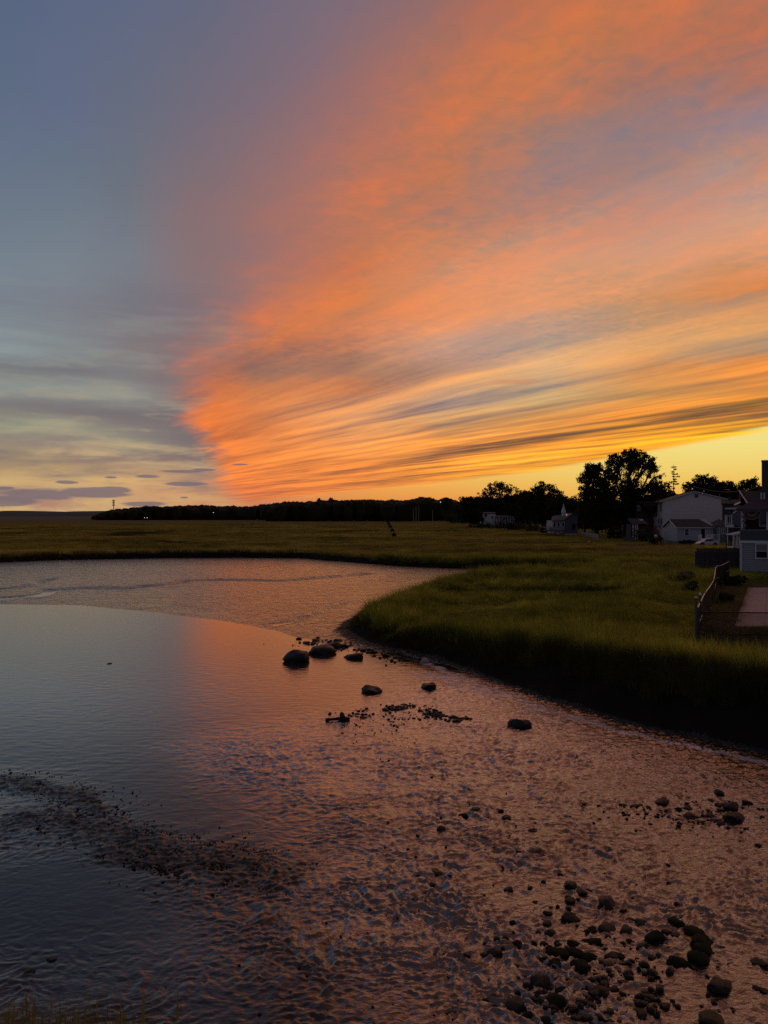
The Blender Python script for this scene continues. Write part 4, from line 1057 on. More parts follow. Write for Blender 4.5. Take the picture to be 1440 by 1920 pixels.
def rail_run(parent, a, b, h=0.95, step=0.16, mat='white_paint', post=True, bal=0.035, name='railing'):
    a = Vector(a); b = Vector(b); L = (b - a).length
    o = MB().bar(a + Vector((0, 0, h)), b + Vector((0, 0, h)), 0.08, 0.05).build(name, MAT[mat], parent)
    o2 = MB().bar(a + Vector((0, 0, .1)), b + Vector((0, 0, .1)), 0.06, 0.05).build('lower_rail', MAT[mat], parent)
    n = max(2, int(L / step))
    proto = MB().bar((0, 0, .1), (0, 0, h), bal).mesh('baluster', MAT[mat])
    for i in range(n + 1):
        q = a.lerp(b, i / n); c = link('baluster', proto, o); c.location = q
    if post:
        pm = MB().box(-.05, .05, -.05, .05, 0, h + .1).mesh('post', MAT[mat])
        for q in (a, b): c = link('post', pm, o); c.location = q
    return o

# --- the porch house at the right edge ---------------------------------------
def porch_house():
    D = 61.0; k = D / FPX; gz_ = 1.45
    x0 = X(1388, D); x1 = x0 + 9.5
    r = empty('porch_house', (x0, D, gz_)); tag(r, 'grey clapboard house with a covered upper porch and tall chimney at the right edge', 'house')
    A = math.radians(26); L = turned(x0, D, A); r.rotation_euler.z = -A
    H = lambda py: Z(py, D) - gz_
    w = x1 - x0
    zs, zp, ze = H(1018), H(994), H(958.5)
    mb = MB(); mb.box(0, w, .03, 8, -.2, 0.12); mb.build('foundation', MAT['concrete'], r)
    v = MB(); v.box(L(1413), L(1427), 0.0, .028, -.08, .08); v.build('vent', MAT['dark_metal'], r)
    mb = MB(); mb.box(0, w, .02, 8, .12, zs); lap_wall(mb, 0.12, L(1418) - .14, .019, .14, zs, .19, .035); lap_wall(mb, L(1438) + .14, w, .019, .14, zs, .19, .035)
    lap_wall(mb, L(1418) - .14, L(1438) + .14, .019, .14, H(1045) - .12, .19, .035)
    mb.build('wall', MAT['grey_siding'], r)
    mb = MB(); mb.box(-.03, .12, -.04, 0.018, .05, zs); mb.build('corner_board', MAT['white_paint'], r)
    window(r, (L(1418) + L(1438)) / 2, .0, (H(1020) + H(1045)) / 2, L(1438) - L(1418), H(1020) - H(1045), 'front', 2, blind=True)
    mb = MB(); mb.box(-.06, w, -.10, 0.5, zs, zs + .2); mb.build('ledge', MAT['white_paint'], r)
    mb = MB(); mb.box(-.02, w, -.04, .14, zs + .2, zp)
    for i in range(4):
        for j in range(46):
            xx = -.02 + j * .205 + (i % 2) * .1
            if xx + .2 < w: mb.box(xx, xx + .19, -.052 - .004 * ((i * 7 + j * 3) % 3), -.041, zs + .21 + i * .19, zs + .21 + i * .19 + .185)
    mb.build('parapet', MAT['grey_shingle'], r)
    mb = MB(); mb.box(-.05, w, -.06, .18, zp, zp + .05); mb.build('parapet_cap', MAT['grey_siding'], r)
    # porch posts, floor, back wall
    for px0, px1 in ((1389.5, 1394), (1437, 1440.5)):
        MB().box(L(px0), L(px1), 0, .16, zp + .05, ze).build('porch_post', MAT['white_paint'], r)
    MB().box(0, w, .15, 3.0, zs, zs + .1).build('porch_floor', MAT['deck_wood'], r)
    mb = MB(); mb.box(.02, w, 2.2, 2.3, zs + .1, ze); lap_wall(mb, .3, w, 2.19, zs + .1, ze, .2, .03); mb.build('porch_wall', MAT['porch_red'], r)
    MB().box(.02, .12, .17, 2.2, zs + .2, ze).build('side_screen', MAT['grey_siding'], r)
    MB().box(.3, w, 2.12, 2.16, zp + .55, zp + .63).build('porch_rail', MAT['porch_red'], r)
    window(r, L(1431, 2.2), 2.18, (ze + zp) / 2 + .2, .45, 1.2, 'front', 1)
    # upper-floor body behind the porch, roofs
    MB().box(.12, w, 2.31, 8, zs + .2, ze - .005).build('upper_wall', MAT['blue_siding'], r)
    MB().box(-.12, w, -.25, .16, ze, ze + .14).build('eave_board', MAT['white_paint'], r)
    e0 = ze + .14; zr = H(925) + .3; yr = 4.2
    roof_slab([(-.35, -.35, e0), (w, -.35, e0), (w, yr - 1.2, zr - .55), (L(1403, 2), yr - 1.2, zr - .9), (.5, 1.2, e0 + .55)], .1).build('porch_roof', MAT['dark_roof'], r)
    mb = roof_slab([(-.1, yr, zr), (w, yr, zr), (w, 8.6, e0), (-.1, 8.6, e0)]); mb.build('rear_roof', MAT['dark_roof'], r)
    mb = roof_slab([(-.15, yr, zr), (L(1403, 2), 1.2, H(950) + .2), (w, 1.2, H(948)), (w, yr, zr)]); mb.build('main_roof', MAT['dark_roof'], r)
    MB().bar((-.18, yr, zr + .04), (L(1403, 2) - .05, 1.15, H(949) + .24), .05, .09).build('rake_board', MAT['white_paint'], r)
    MB().bar((L(1403, 2) - .05, 1.15, H(949) + .2), (.2, 0.6, H(955)), .06, .08).build('gutter', MAT['galv'], r)
    # chimney with cap and two pale cowls
    cx = L(1428, 4)
    mb = MB(); mb.box(cx, cx + 1.5, 3.2, 4.2, H(945), H(865) + .15); ch = mb.build('chimney', MAT['chimney'], r)
    MB().box(cx - .03, cx + 1.53, 3.15, 4.25, H(865) + .151, H(865) + .25).build('chimney_cap', MAT['concrete'], ch)
    for px in (1427.5, 1433):
        MB().tube([(L(px, 1), 1.0, H(936)), (L(px, 1), 1.0, H(923.5)), ], .05, 6).build('vent_pipe', MAT['white_paint'], r)
    # bunting: a half-round pleated fan of red, white and blue, and one gathered down the side
    fx, fz, fy = L(1410), ze - .02, -.02
    WP = lambda a_, b_, c_: (x0 + a_ * math.cos(A) + b_ * math.sin(A), D - a_ * math.sin(A) + b_ * math.cos(A), gz_ + c_)
    b = empty('pleated_bunting', WP(fx, fy, fz), -A); tag(b, 'red white and blue half round pleated fan bunting under the porch eave', 'bunting')
    for nm, r0, r1, mt in (('blue_band', 0.0, .26, 'flag_blue'), ('white_band', .26, .42, 'flag_white'), ('red_band', .42, .60, 'flag_red'), ('white_hem', .60, .66, 'flag_white')):
        m_ = MB(); n = 26
        for i in range(n):
            t0, t1 = math.pi + math.pi * i / n, math.pi + math.pi * (i + 1) / n
            d0, d1 = (.05 if i % 2 else -.03), (-.03 if i % 2 else .05)
            m_.solid([(r0 * math.cos(t0), d0 * r0, r0 * math.sin(t0)), (r1 * math.cos(t0), d0, r1 * math.sin(t0)), (r1 * math.cos(t1), d1, r1 * math.sin(t1)), (r0 * math.cos(t1), d1 * r0, r0 * math.sin(t1))], [(0, 1, 2, 3)])
        m_.build(nm, MAT[mt], b)
    st = MB()
    for a_ in range(5):
        t = math.pi * (1.14 + .18 * a_); cxx, czz = .17 * math.cos(t), .17 * math.sin(t)
        pts = [(cxx + (.042 if i % 2 == 0 else .018) * math.sin(i * math.pi / 5), -.055, czz + (.042 if i % 2 == 0 else .018) * math.cos(i * math.pi / 5)) for i in range(10)]
        st.poly(pts)
    st.build('star', MAT['flag_white'], b)
    b2 = empty('gathered_bunting', WP(L(1396), -.01, (zp + ze) / 2), -A); tag(b2, 'narrow gathered flag bunting hanging down beside the left porch post', 'bunting')
    hh = (ze - zp) / 2 - .05
    for j, mt in enumerate(('flag_red', 'flag_white', 'flag_blue')):
        m_ = MB(); n = 14
        for i in range(n):
            za, zb = hh - 2 * hh * i / n, hh - 2 * hh * (i + 1) / n
            oa, ob = .07 * math.sin(i * 1.3), .07 * math.sin((i + 1) * 1.3)
            xa = -.16 + j * .1; m_.solid([(xa + oa, .03 * (-1) ** i, za), (xa + .1 + oa, -.03 * (-1) ** i, za), (xa + .1 + ob, .03 * (-1) ** i, zb), (xa + ob, -.03 * (-1) ** i, zb)], [(0, 1, 2, 3)])
        m_.build({'flag_red': 'red_strip', 'flag_white': 'white_strip', 'flag_blue': 'blue_strip'}[mt], MAT[mt], b2)
porch_house()

# --- the blue grey wing behind with a balcony, pergola and stair ----------------
def wing():
    D = 78.0; gz_ = 1.4; x0 = X(1375, D)
    r = empty('balcony_house', (x0, D, gz_)); tag(r, 'blue grey house with a small white balcony behind the porch house', 'house')
    A = math.radians(25); L = turned(x0, D, A); r.rotation_euler.z = -A
    H = lambda py: Z(py, D) - gz_
    MB().box(0, 8, 0, 7, H(986), H(955)).build('upper_wall', MAT['blue_siding'], r)
    mb = MB(); mb.box(L(1374), 8, .6, 7, -.2, H(986) - .01); mb.build('lower_wall', MAT['brown_siding'], r)
    MB().box(L(1361.5, 3), 0, 3, 7, H(986), H(957)).build('bay_wall', MAT['pale_siding'], r)
    window(r, (L(1363.5, 3) + L(1368.5, 3)) / 2 + .05, 3, H(966), .35, .9, 'front', 1, frame='brown_siding')
    # hip roof over the bay
    a, b_ = L(1359, 0), L(1385, 0)
    e = H(953.5); ap = H(946)
    mb = MB(); mb.solid([(a, .5, e), (8, .5, e), (8, 7.5, e), (a, 7.5, e), (a + 1.6, 2.6, ap), (8, 2.6, ap), (8, 5, ap), (a + 1.6, 5, ap)], [(0, 1, 5, 4), (1, 2, 6, 5), (2, 3, 7, 6), (3, 0, 4, 7), (4, 5, 6, 7), (3, 2, 1, 0)]); mb.build('roof', MAT['dark_roof'], r)
    MB().bar((a, .45, e), (L(1380), .45, e), .1, .14).build('fascia', MAT['white_paint'], r)
    MB().bar((L(1374), -.1, H(963)), (L(1383), .0, H(956)), .07, .1).build('brace', MAT['white_paint'], r)
    # balcony
    z0 = H(984)
    bl = MB(); bl.box(L(1360), L(1376), -1.4, -.01, z0 - .22, z0); fl = bl.build('balcony', MAT['white_paint'], r)
    rail_run(fl, (L(1360.5), -1.35, z0), (L(1372), -1.35, z0), .92, .17)
    rail_run(r, (L(1360.5), -1.3, z0), (L(1360.5) + .05, 2.9, z0), .92, .3, name='side_railing')
    MB().box(L(1360), L(1388), -1.5, .0, H(989), z0 - .225).build('balcony_beam', MAT['pale_siding'], r)
    for px in (1361, 1366, 1370, 1374, 1379, 1383):
        MB().box(L(px), L(px) + .12, -1.35, -1.22, 0, H(989)).build('post', MAT['brown_siding'], r)
    # a bright strip of skylight on the roof behind
    MB().bar((L(1377, 2.6), 2.2, H(946.5)), (L(1388, 2.6), 2.7, H(941)), .12, .10).build('roof_flashing', MAT['bright'], r)
    # lower deck with stair
    d = empty('garden_stair', (X(1378, 72), 72, 1.4)); tag(d, 'white stair and landing with railings beside the grey porch house', 'stair')
    l2 = lambda px: X(px, 72) - X(1378, 72); h2 = lambda py: Z(py, 72) - 1.4
    MB().box(l2(1371), l2(1387), -.5, .9, h2(1027), h2(1025)).build('landing', MAT['white_paint'], d)
    for px in (1371, 1377, 1382):
        MB().box(l2(px), l2(px) + .1, -.5, -.4, h2(1027), h2(1002)).build('post', MAT['white_paint'], d)
    rail_run(d, (l2(1371), -.48, h2(1026)), (l2(1379), -.48, h2(1026)), .9, .16)
    MB().bar((l2(1377), -.52, h2(1027)), (l2(1388), -.52, h2(1018)), .06, .22).build('stringer', MAT['white_paint'], d)
    for i in range(5):
        MB().box(l2(1369) + i * .26, l2(1369) + i * .26 + .14, -.55, .9, h2(1003) + i * .055, h2(1003) + i * .055 + .09).build('pergola_slat', MAT['white_paint'], d)
    MB().bar((l2(1369), -.5, h2(1003) - .05), (l2(1388), -.5, h2(999)), .08, .1).build('pergola_beam', MAT['white_paint'], d)
    for i in range(7):
        t = i / 7; MB().box(l2(1377) + t * .55, l2(1377) + t * .55 + .5, -.45, .85, h2(1027) + t * .42, h2(1027) + t * .42 + .03).build('tread', MAT['deck_wood'], d)
wing()

# --- dark roofs of the houses behind ---------------------------------------
def back_roof(name, px0, px1, top, eave, D, depth, lb, wall='brown_siding'):
    gz_ = 1.3; x0 = X(px0, D); r = empty(name, (x0, D, gz_), -math.atan2(x0, D)); tag(r, lb, 'house')
    w = X(px1, D) - x0; e = Z(eave, D) - gz_; t = Z(top, D) - gz_
    MB().box(.2, w - .2, .3, depth, -.3, e - .13).build('wall', MAT[wall], r)
    roof_slab([(0, 0, e), (w, 0, e), (w, depth / 2, t), (0, depth / 2, t)]).build('roof', MAT['dark_roof'], r)
    roof_slab([(0, depth / 2, t), (w, depth / 2, t), (w, depth, e), (0, depth, e)]).build('rear_roof', MAT['dark_roof'], r)
    MB().box(w * .3, w * .3 + .5, depth / 2 - .3, depth / 2 + .3, t - .2, t + .5).build('chimney', MAT['chimney'], r)
    return r
back_roof('back_house', 1352, 1392, 936, 944, 135, 8, 'dark roofed house showing between the beige house and the balcony house')
back_roof('back_house', 1386, 1500, 924, 940, 85, 9, 'large dark gabled roof behind the porch house beside the chimney', 'blue_siding')

# --- beige house ------------------------------------------------------------
def beige_house():
    D = 150.0; gz_ = 1.3; x0 = X(1243, D); x1 = X(1369, D)
    r = empty('beige_house', (x0, D, gz_)); tag(r, 'large beige two storey house with a low wide gable towards the marsh', 'house')
    H = lambda py: Z(py, D) - gz_
    A = math.radians(11.7); L = turned(x0, D, A); r.rotation_euler.z = -A
    w = L(1369); xa = L(1302); za = H(922.5); zl = H(939.5); zr = H(937.5)
    dep = 13.0
    prof = [(0, -.2), (w, -.2), (w, zr), (xa, za), (0, zl)]
    mb = MB(); mb.prism(prof, 0, dep)
    # wide vinyl courses and panel seams as real steps
    n = 26
    for i in range(n):
        z0_, z1_ = .1 + i * (zl - .2) / n, .1 + (i + 1) * (zl - .2) / n
        mb.solid([(0.05, -.03, z0_), (w - .05, -.03, z0_), (w - .05, -.004, z1_), (0.05, -.004, z1_)], [(0, 1, 2, 3)])
    mb.build('wall', MAT['beige_siding'], r)
    roof_slab([(-.5, -.35, zl - .1), (xa, -.35, za + .12), (xa, dep + .3, za + .12), (-.5, dep + .3, zl - .1)], .14).build('roof', MAT['grey_roof'], r)
    roof_slab([(xa, -.35, za + .12), (w + .5, -.35, zr - .08), (w + .5, dep + .3, zr - .08), (xa, dep + .3, za + .12)], .14).build('rear_roof', MAT['grey_roof'], r)
    MB().bar((-.5, -.37, zl - .16), (xa, -.37, za + .05), .05, .14).build('rake_board', MAT['white_paint'], r)
    MB().bar((xa, -.37, za + .05), (w + .5, -.37, zr - .14), .05, .14).build('rake_board', MAT['white_paint'], r)
    window(r, L(1305.5), -.03, H(930), .45, .45, 'front', 1, frame='brown_siding', name='attic_vent')
    MB().tube([(L(1349, 4), 4, H(934)), (L(1349, 4), 4, H(924.5))], .07, 6).build('vent_pipe', MAT['galv'], r)
    MB().tube([(xa - .1, 5, za), (xa - .1, 5, za + 1.3)], .06, 6).build('vent_pipe', MAT['galv'], r)
    # side wall windows (it faces the open marsh)
    for yy in (2.4, 7.8):
        window(r, yy, -.0, H(949) - .2, .9, 1.5, 'side', 1, frame='brown_siding')
    # lower storey set back on the left, with a glazed corner
    MB().box(-.9, -.03, .8, 5, H(984) - .1, H(969)).build('bay', MAT['pale_siding'], r)
    for i in range(3): window(r, -.75 + i * .28, .8, H(977), .18, 1.1, 'front', 1, fw=.04)
beige_house()
def flat_house():
    D = 158.0; gz_ = 1.3; x0 = X(1193, D); w = X(1226, D) - x0
    r = empty('brown_house', (x0, D, gz_)); tag(r, 'dark brown flat roofed house joined to the left of the beige house', 'house')
    H = lambda py: Z(py, D) - gz_
    MB().box(0, w, 0, 9, -.3, H(943)).build('wall', MAT['brown_siding'], r)
    MB().box(-.2, w, -.25, 9.2, H(943), H(941.5)).build('roof', MAT['grey_roof'], r)
    window(r, w * .15, 0, H(953), .28, 1.0, 'front', 1)
    # low porch in front with pale posts and a shining skylight
    p = empty('brown_porch', (X(1186, 140), 140, 1.3)); tag(p, 'low brown porch with pale posts in front of the flat roofed house', 'porch')
    l = lambda px: X(px, 140) - X(1186, 140); h = lambda py: Z(py, 140) - 1.3
    roof_slab([(l(1183), -.3, h(982)), (l(1216), -.3, h(982)), (l(1214), 3.5, h(972)), (l(1188), 3.5, h(972))], .1).build('roof', MAT['dark_roof'], p)
    MB().box(l(1206), l(1213), 2.0, 2.7, h(977) + .1, h(975) + .14).build('skylight', MAT['bright'], p)
    MB().box(l(1185), l(1214), .8, 3.4, 0, h(983)).build('wall', MAT['brown_siding'], p)
    for px in (1186, 1190.5, 1194): MB().box(l(px), l(px) + .13, -.2, -.05, 0, h(982.5)).build('post', MAT['white_paint'], p)
    MB().box(l(1183), l(1196), -.4, .7, -.1, .25).build('step', MAT['concrete'], p)
flat_house()

# --- small grey cottage ------------------------------------------------------
def cottage():
    D = 128.0; gz_ = 1.3; x0 = X(1270, D)
    r = empty('grey_cottage', (x0, D, gz_)); tag(r, 'small pale grey cottage with a dark gabled roof before the beige house', 'house')
    L = lambda px: X(px, D) - x0; H = lambda py: Z(py, D) - gz_
    w = L(1338); e = H(987.5); t = H(973.5); dep = 6.0
    prof = [(0, .35), (dep, .35), (dep, e), (dep / 2, t - .1), (0, e)]
    mb = MB(); mb.prism(prof, 0, w, 'x')
    lap_wall(mb, .1, L(1312), -.002, .38, e - .1, .17, .02)
    mb.build('wall', MAT['pale_siding'], r)
    MB().box(0.05, w, .05, dep - .05, -.3, .348).build('foundation', MAT['concrete'], r)
    roof_slab([(-.3, -.35, e - .12), (w + .1, -.35, e - .12), (w - 1.2, dep / 2, t), (-.3, dep / 2, t)], .12).build('roof', MAT['dark_roof'], r)
    roof_slab([(-.3, dep / 2, t), (w - 1.2, dep / 2, t), (w + .1, dep + .35, e - .12), (-.3, dep + .35, e - .12)], .12).build('rear_roof', MAT['dark_roof'], r)
    MB().bar((-.32, -.35, e - .18), (-.32, dep / 2, t - .06), .04, .14).build('rake_board', MAT['white_paint'], r)
    MB().bar((-.32, dep / 2, t - .06), (-.32, dep + .35, e - .18), .04, .14).build('rake_board', MAT['white_paint'], r)
    MB().bar((-.3, -.37, e - .18), (w, -.37, e - .18), .06, .12).build('gutter', MAT['white_paint'], r)
    window(r, (L(1284) + L(1291)) / 2, -.02, (H(992.5) + H(1003)) / 2, .62, .95, 'front', 2)
    d = MB(); d.box(L(1315), L(1321.5), -.06, -.003, H(1012), H(992)); dr = d.build('door', MAT['slat_dark'], r)
    MB().box(L(1321.5), L(1322.6), -.08, -.003, H(1012), H(991.5)).build('door_frame', MAT['white_paint'], dr)
    # enclosed sun porch on the right
    s = MB(); s.box(L(1338) + .003, L(1359), -.9, 5, .3, H(985)); s.build('sun_porch', MAT['blue_siding'], r)
    roof_slab([(L(1336), -1.2, H(985.5)), (L(1343), -1.2, H(985.5)), (L(1361), -1.2, H(984)), (L(1361), 2.5, H(973)), (L(1345), 2.5, H(980))], .12).build('porch_roof', MAT['dark_roof'], r)
    for i in range(4):
        window(r, L(1339.5) + .28 + i * .33, -.9, H(994), .19, 1.2, 'front', 1, fw=.05)
    MB().box(L(1358), L(1359.5), -1.1, -.95, .1, H(985)).build('corner_post', MAT['white_paint'], r)
    # deck in front
    k = empty('white_deck', (X(1322, 124), 124, 1.3)); tag(k, 'raised white deck with baluster railing in front of the grey cottage', 'deck')
    l = lambda px: X(px, 124) - X(1322, 124); h = lambda py: Z(py, 124) - 1.3
    MB().box(l(1322), l(1346), -.5, 2.4, h(1016), h(1014)).build('deck_floor', MAT['white_paint'], k)
    rail_run(k, (l(1324), -.45, h(1014)), (l(1333), -.45, h(1014)), 1.0, .13, bal=.06)
    rail_run(k, (l(1334.5), -.45, h(1014)), (l(1346), -.45, h(1014)), 1.0, .2)
    MB().box(l(1314), l(1320.5), .9, 1.0, h(1014), h(1002.5)).build('gate_panel', MAT['white_paint'], k)
    for px in (1323, 1334, 1345): MB().box(l(px), l(px) + .12, -.4, -.28, -.2, h(1016)).build('post', MAT['white_paint'], k)
cottage()

# --- white car parked under the deck -------------------------------------------
def car():
    D = 116.0; gz_ = 1.3; r = empty('parked_car', (X(1327, D), D, gz_)); tag(r, 'low white car half hidden under the white deck of the grey cottage', 'car')
    prof = [(-1.35, .32), (-1.30, .52), (-.95, .66), (-.55, .74), (-.25, 1.12), (.75, 1.18), (1.25, .86), (1.75, .80), (1.8, .36), (1.5, .26), (-1.2, .26)]
    body = MB().prism(prof, -.0, 1.5).build('body', MAT['car_paint'], r)
    MB().prism([(-.42, .78), (-.18, 1.06), (.68, 1.11), (1.05, .82)], -.012, 1.512).build('side_window', MAT['glass'], body)
    tm = MB().tube([(0, -.06, 0), (0, .16, 0)], .30, 16).mesh('wheel', MAT['tyre']); rm = MB().tube([(0, -.075, 0), (0, -.061, 0)], .16, 10).mesh('rim', MAT['galv'])
    for x_, y_ in ((-.78, 0), (1.15, 0), (-.78, 1.4), (1.15, 1.4)):
        wl = link('wheel', tm, r); wl.location = (x_, y_, .30); link('rim', rm, wl)
    MB().box(-1.36, -1.30, .1, .35, .45, .56).build('headlight', MAT['bright'], r); MB().box(-1.36, -1.30, 1.15, 1.4, .45, .56).build('headlight', MAT['bright'], r)
car()

# --- cottage with the pointed cupola by the trees --------------------------------
def cupola_cottage():
    D = 177.0; gz_ = 1.25; x0 = X(1061, D)
    r = empty('cupola_cottage', (x0, D, gz_)); tag(r, 'low grey cottage with a small white pointed cupola under the dark trees', 'house')
    L = lambda px, dd=0.0: X(px, D + dd) - x0; H = lambda py: Z(py, D) - gz_
    w = L(1083); dep = 9
    # right-hand gable block
    prof = [(0, .5), (w, .5), (w, H(966)), (w * .55, H(963)), (0, H(973))]
    MB().prism(prof, 0, dep).build('wall', MAT['blue_siding'], r)
    MB().box(0, w, -.02, dep, H(1003), .498).build('skirting', MAT['white_paint'], r)
    roof_slab([(-.2, -.3, H(972.5)), (w * .55, -.3, H(962.2)), (w * .55, dep, H(962.2)), (-.2, dep, H(972.5))], .12).build('roof', MAT['grey_roof'], r)
    roof_slab([(w * .55, -.3, H(962.2)), (w + .2, -.3, H(965.2)), (w + .2, dep, H(965.2)), (w * .55, dep, H(962.2))], .12).build('rear_roof', MAT['grey_roof'], r)
    window(r, L(1075.5), 0, H(987), .75, 1.2, 'front', 1, frame='blue_siding')
    # left wing with three windows under a pale roof
    MB().box(L(1037), -.03, .6, 7, .6, H(976)).build('wing', MAT['pale_siding'], r)
    roof_slab([(L(1034), .2, H(976.5)), (-.22, .2, H(974.5)), (-.22, 4, H(965)), (L(1042), 4, H(968))], .12).build('wing_roof', MAT['grey_roof'], r)
    for px in (1041, 1048.5, 1057): window(r, L(px), .6, H(983.5), .45, .95, 'front', 1, fw=.12)
    for px in (1062.5, 1066, 1069.5):
        MB().solid([(L(px), .9, H(969.0) + .12), (L(px) + .34, .9, H(968.0) + .14), (L(px) + .9, 3.2, H(965) + .2), (L(px) + .55, 3.2, H(966) + .2), (L(px), .9, H(969) + .04), (L(px) + .34, .9, H(968) + .04), (L(px) + .9, 3.2, H(965) + .1), (L(px) + .55, 3.2, H(966) + .1)],
                   [(0, 1, 2, 3), (7, 6, 5, 4), (0, 4, 5, 1), (1, 5, 6, 2), (2, 6, 7, 3), (3, 7, 4, 0)]).build('roof_panel', MAT['bright'], r)
    # cupola: louvred base and steep spire
    cx = L(1057.5, 3); zb = H(968)
    MB().box(cx - .35, cx + .35, 3.0, 3.7, zb, H(961)).build('cupola', MAT['white_paint'], r)
    m_ = MB(); z1 = H(961); m_.solid([(cx - .48, 2.87, z1), (cx + .48, 2.87, z1), (cx + .48, 3.83, z1), (cx - .48, 3.83, z1), (cx - .12, 3.3, H(947)), (cx - .1, 3.35, H(941.5))], [(3, 2, 1, 0), (0, 1, 4), (1, 2, 4), (2, 3, 4), (3, 0, 4), (4, 1, 5), (4, 5, 0)]); m_.build('spire', MAT['white_paint'], r)
    # raised deck running left
    k = empty('cottage_deck', (X(1040, 172), 172, 1.2)); tag(k, 'dark raised wooden deck in front of the cottage with the cupola', 'deck')
    l = lambda px: X(px, 172) - X(1040, 172); h = lambda py: Z(py, 172) - 1.2
    MB().box(l(1022), l(1061), -1, 3, h(996), h(994.5)).build('deck_floor', MAT['deck_wood'], k)
    rail_run(k, (l(1022), -.9, h(994.5)), (l(1060), -.9, h(994.5)), .9, .35, 'deck_wood')
    for px in (1024, 1031, 1039, 1046.5, 1054): MB().box(l(px), l(px) + .16, -.9, -.74, -.3, h(996)).build('post', MAT['deck_wood'], k)
    MB().box(l(1029), l(1036), -.2, .5, h(994.5), h(988)).build('planter', MAT['pale_siding'], k)
    MB().box(l(1022), l(1028), .5, 1.0, h(990), h(989)).build('table_top', MAT['white_paint'], k)
cupola_cottage()

# --- white house far left -----------------------------------------------------------
def far_house():
    D = 300.0; gz_ = 1.1; x0 = X(903, D); w = X(929, D) - x0
    r = empty('white_house', (x0, D, gz_)); tag(r, 'far white house with a flat top half buried in dark trees', 'house')
    H = lambda py: Z(py, D) - gz_
    MB().box(0, w, 0, 6, -.3, H(962.5)).build('wall', MAT['white_paint'], r)
    roof_slab([(-.3, -.3, H(962)), (w + .3, -.3, H(962)), (w + .3, 6.3, H(960)), (-.3, 6.3, H(960))], .2).build('roof', MAT['grey_roof'], r)
    window(r, X(911, D) - x0, 0, H(966), .7, .9, 'front', 1, frame='brown_siding')
    window(r, X(923, D) - x0, 0, H(970), .6, .9, 'front', 1)
    k = empty('white_porch', (X(948, D), D - 4, gz_)); tag(k, 'long white porch with posts between the far white house and the dark trees', 'porch')
    l = lambda px: X(px, D - 4) - X(948, D); h = lambda py: Z(py, D - 4) - gz_
    MB().box(l(931), l(964), 2.5, 6, 0, h(970)).build('wall', MAT['grey_siding'], k)
    roof_slab([(l(930), -.2, h(970)), (l(965), -.2, h(970)), (l(963), 6, h(966)), (l(932), 6, h(966))], .15).build('roof', MAT['grey_roof'], k)
    for px in (931, 936, 941, 946.5, 951, 956, 961, 964): MB().box(l(px), l(px) + .2, -.1, .1, 0, h(970.5)).build('post', MAT['white_paint'], k)
    rail_run(k, (l(934), -.2, .8), (l(962), -.2, .3), .9, .5, bal=.08)
    MB().box(l(895), l(903), -.5, 0, .2, .9).build('low_wall', MAT['white_paint'], k)
far_house()

# --- board fence beside the yard -----------------------------------------------------
def board_fence():
    D = 66.0; gz_ = 1.4; xa, xb = X(1305, D), X(1389, D)
    r = empty('board_fence', (xa, D, gz_)); tag(r, 'weathered dark board fence running left from the porch house', 'fence')
    n = 26; w = (xb - xa) / n; rr_ = random.Random(4)
    bm_ = MB().box(0, w - .012, 0, .022, 0.02, 1.42).mesh('board', MAT['fence_wood'])
    for i in range(n):
        b = link('board', bm_, r); b.location = (i * w, rr_.uniform(-.008, .008), rr_.uniform(-.03, .03)); b.rotation_euler = (0, rr_.uniform(-.008, .008), 0)
    for i in range(6): MB().box(-.05, .05, .03, .13, -.3, 1.5).build('post', MAT['fence_wood'], r).location = (i * (xb - xa) / 5, 0, 0)
    for z in (.35, 1.15): MB().box(0, xb - xa, .0225, .06, z, z + .09).build('rail', MAT['fence_wood'], r)
    MB().box(-.03, xb - xa, -.03, .07, 1.46, 1.50).build('cap_rail', MAT['deck_wood'], r)
    # the part that returns towards the lawn
    r2 = empty('board_fence', (xa, D + 12, gz_)); tag(r2, 'second board fence standing behind the first one by the lawn', 'fence')
    bm2 = MB().box(0, .17, 0, .022, 0.02, 1.25).mesh('board', MAT['fence_wood'])
    for i in range(22):
        b = link('board', bm2, r2); b.location = (X(1306, D + 12) - xa + i * .19, 0, rr_.uniform(-.02, .02))
    MB().box(X(1306, D + 12) - xa, X(1306, D + 12) - xa + 4.2, .023, .06, .5, .6).build('rail', MAT['fence_wood'], r2)
board_fence()

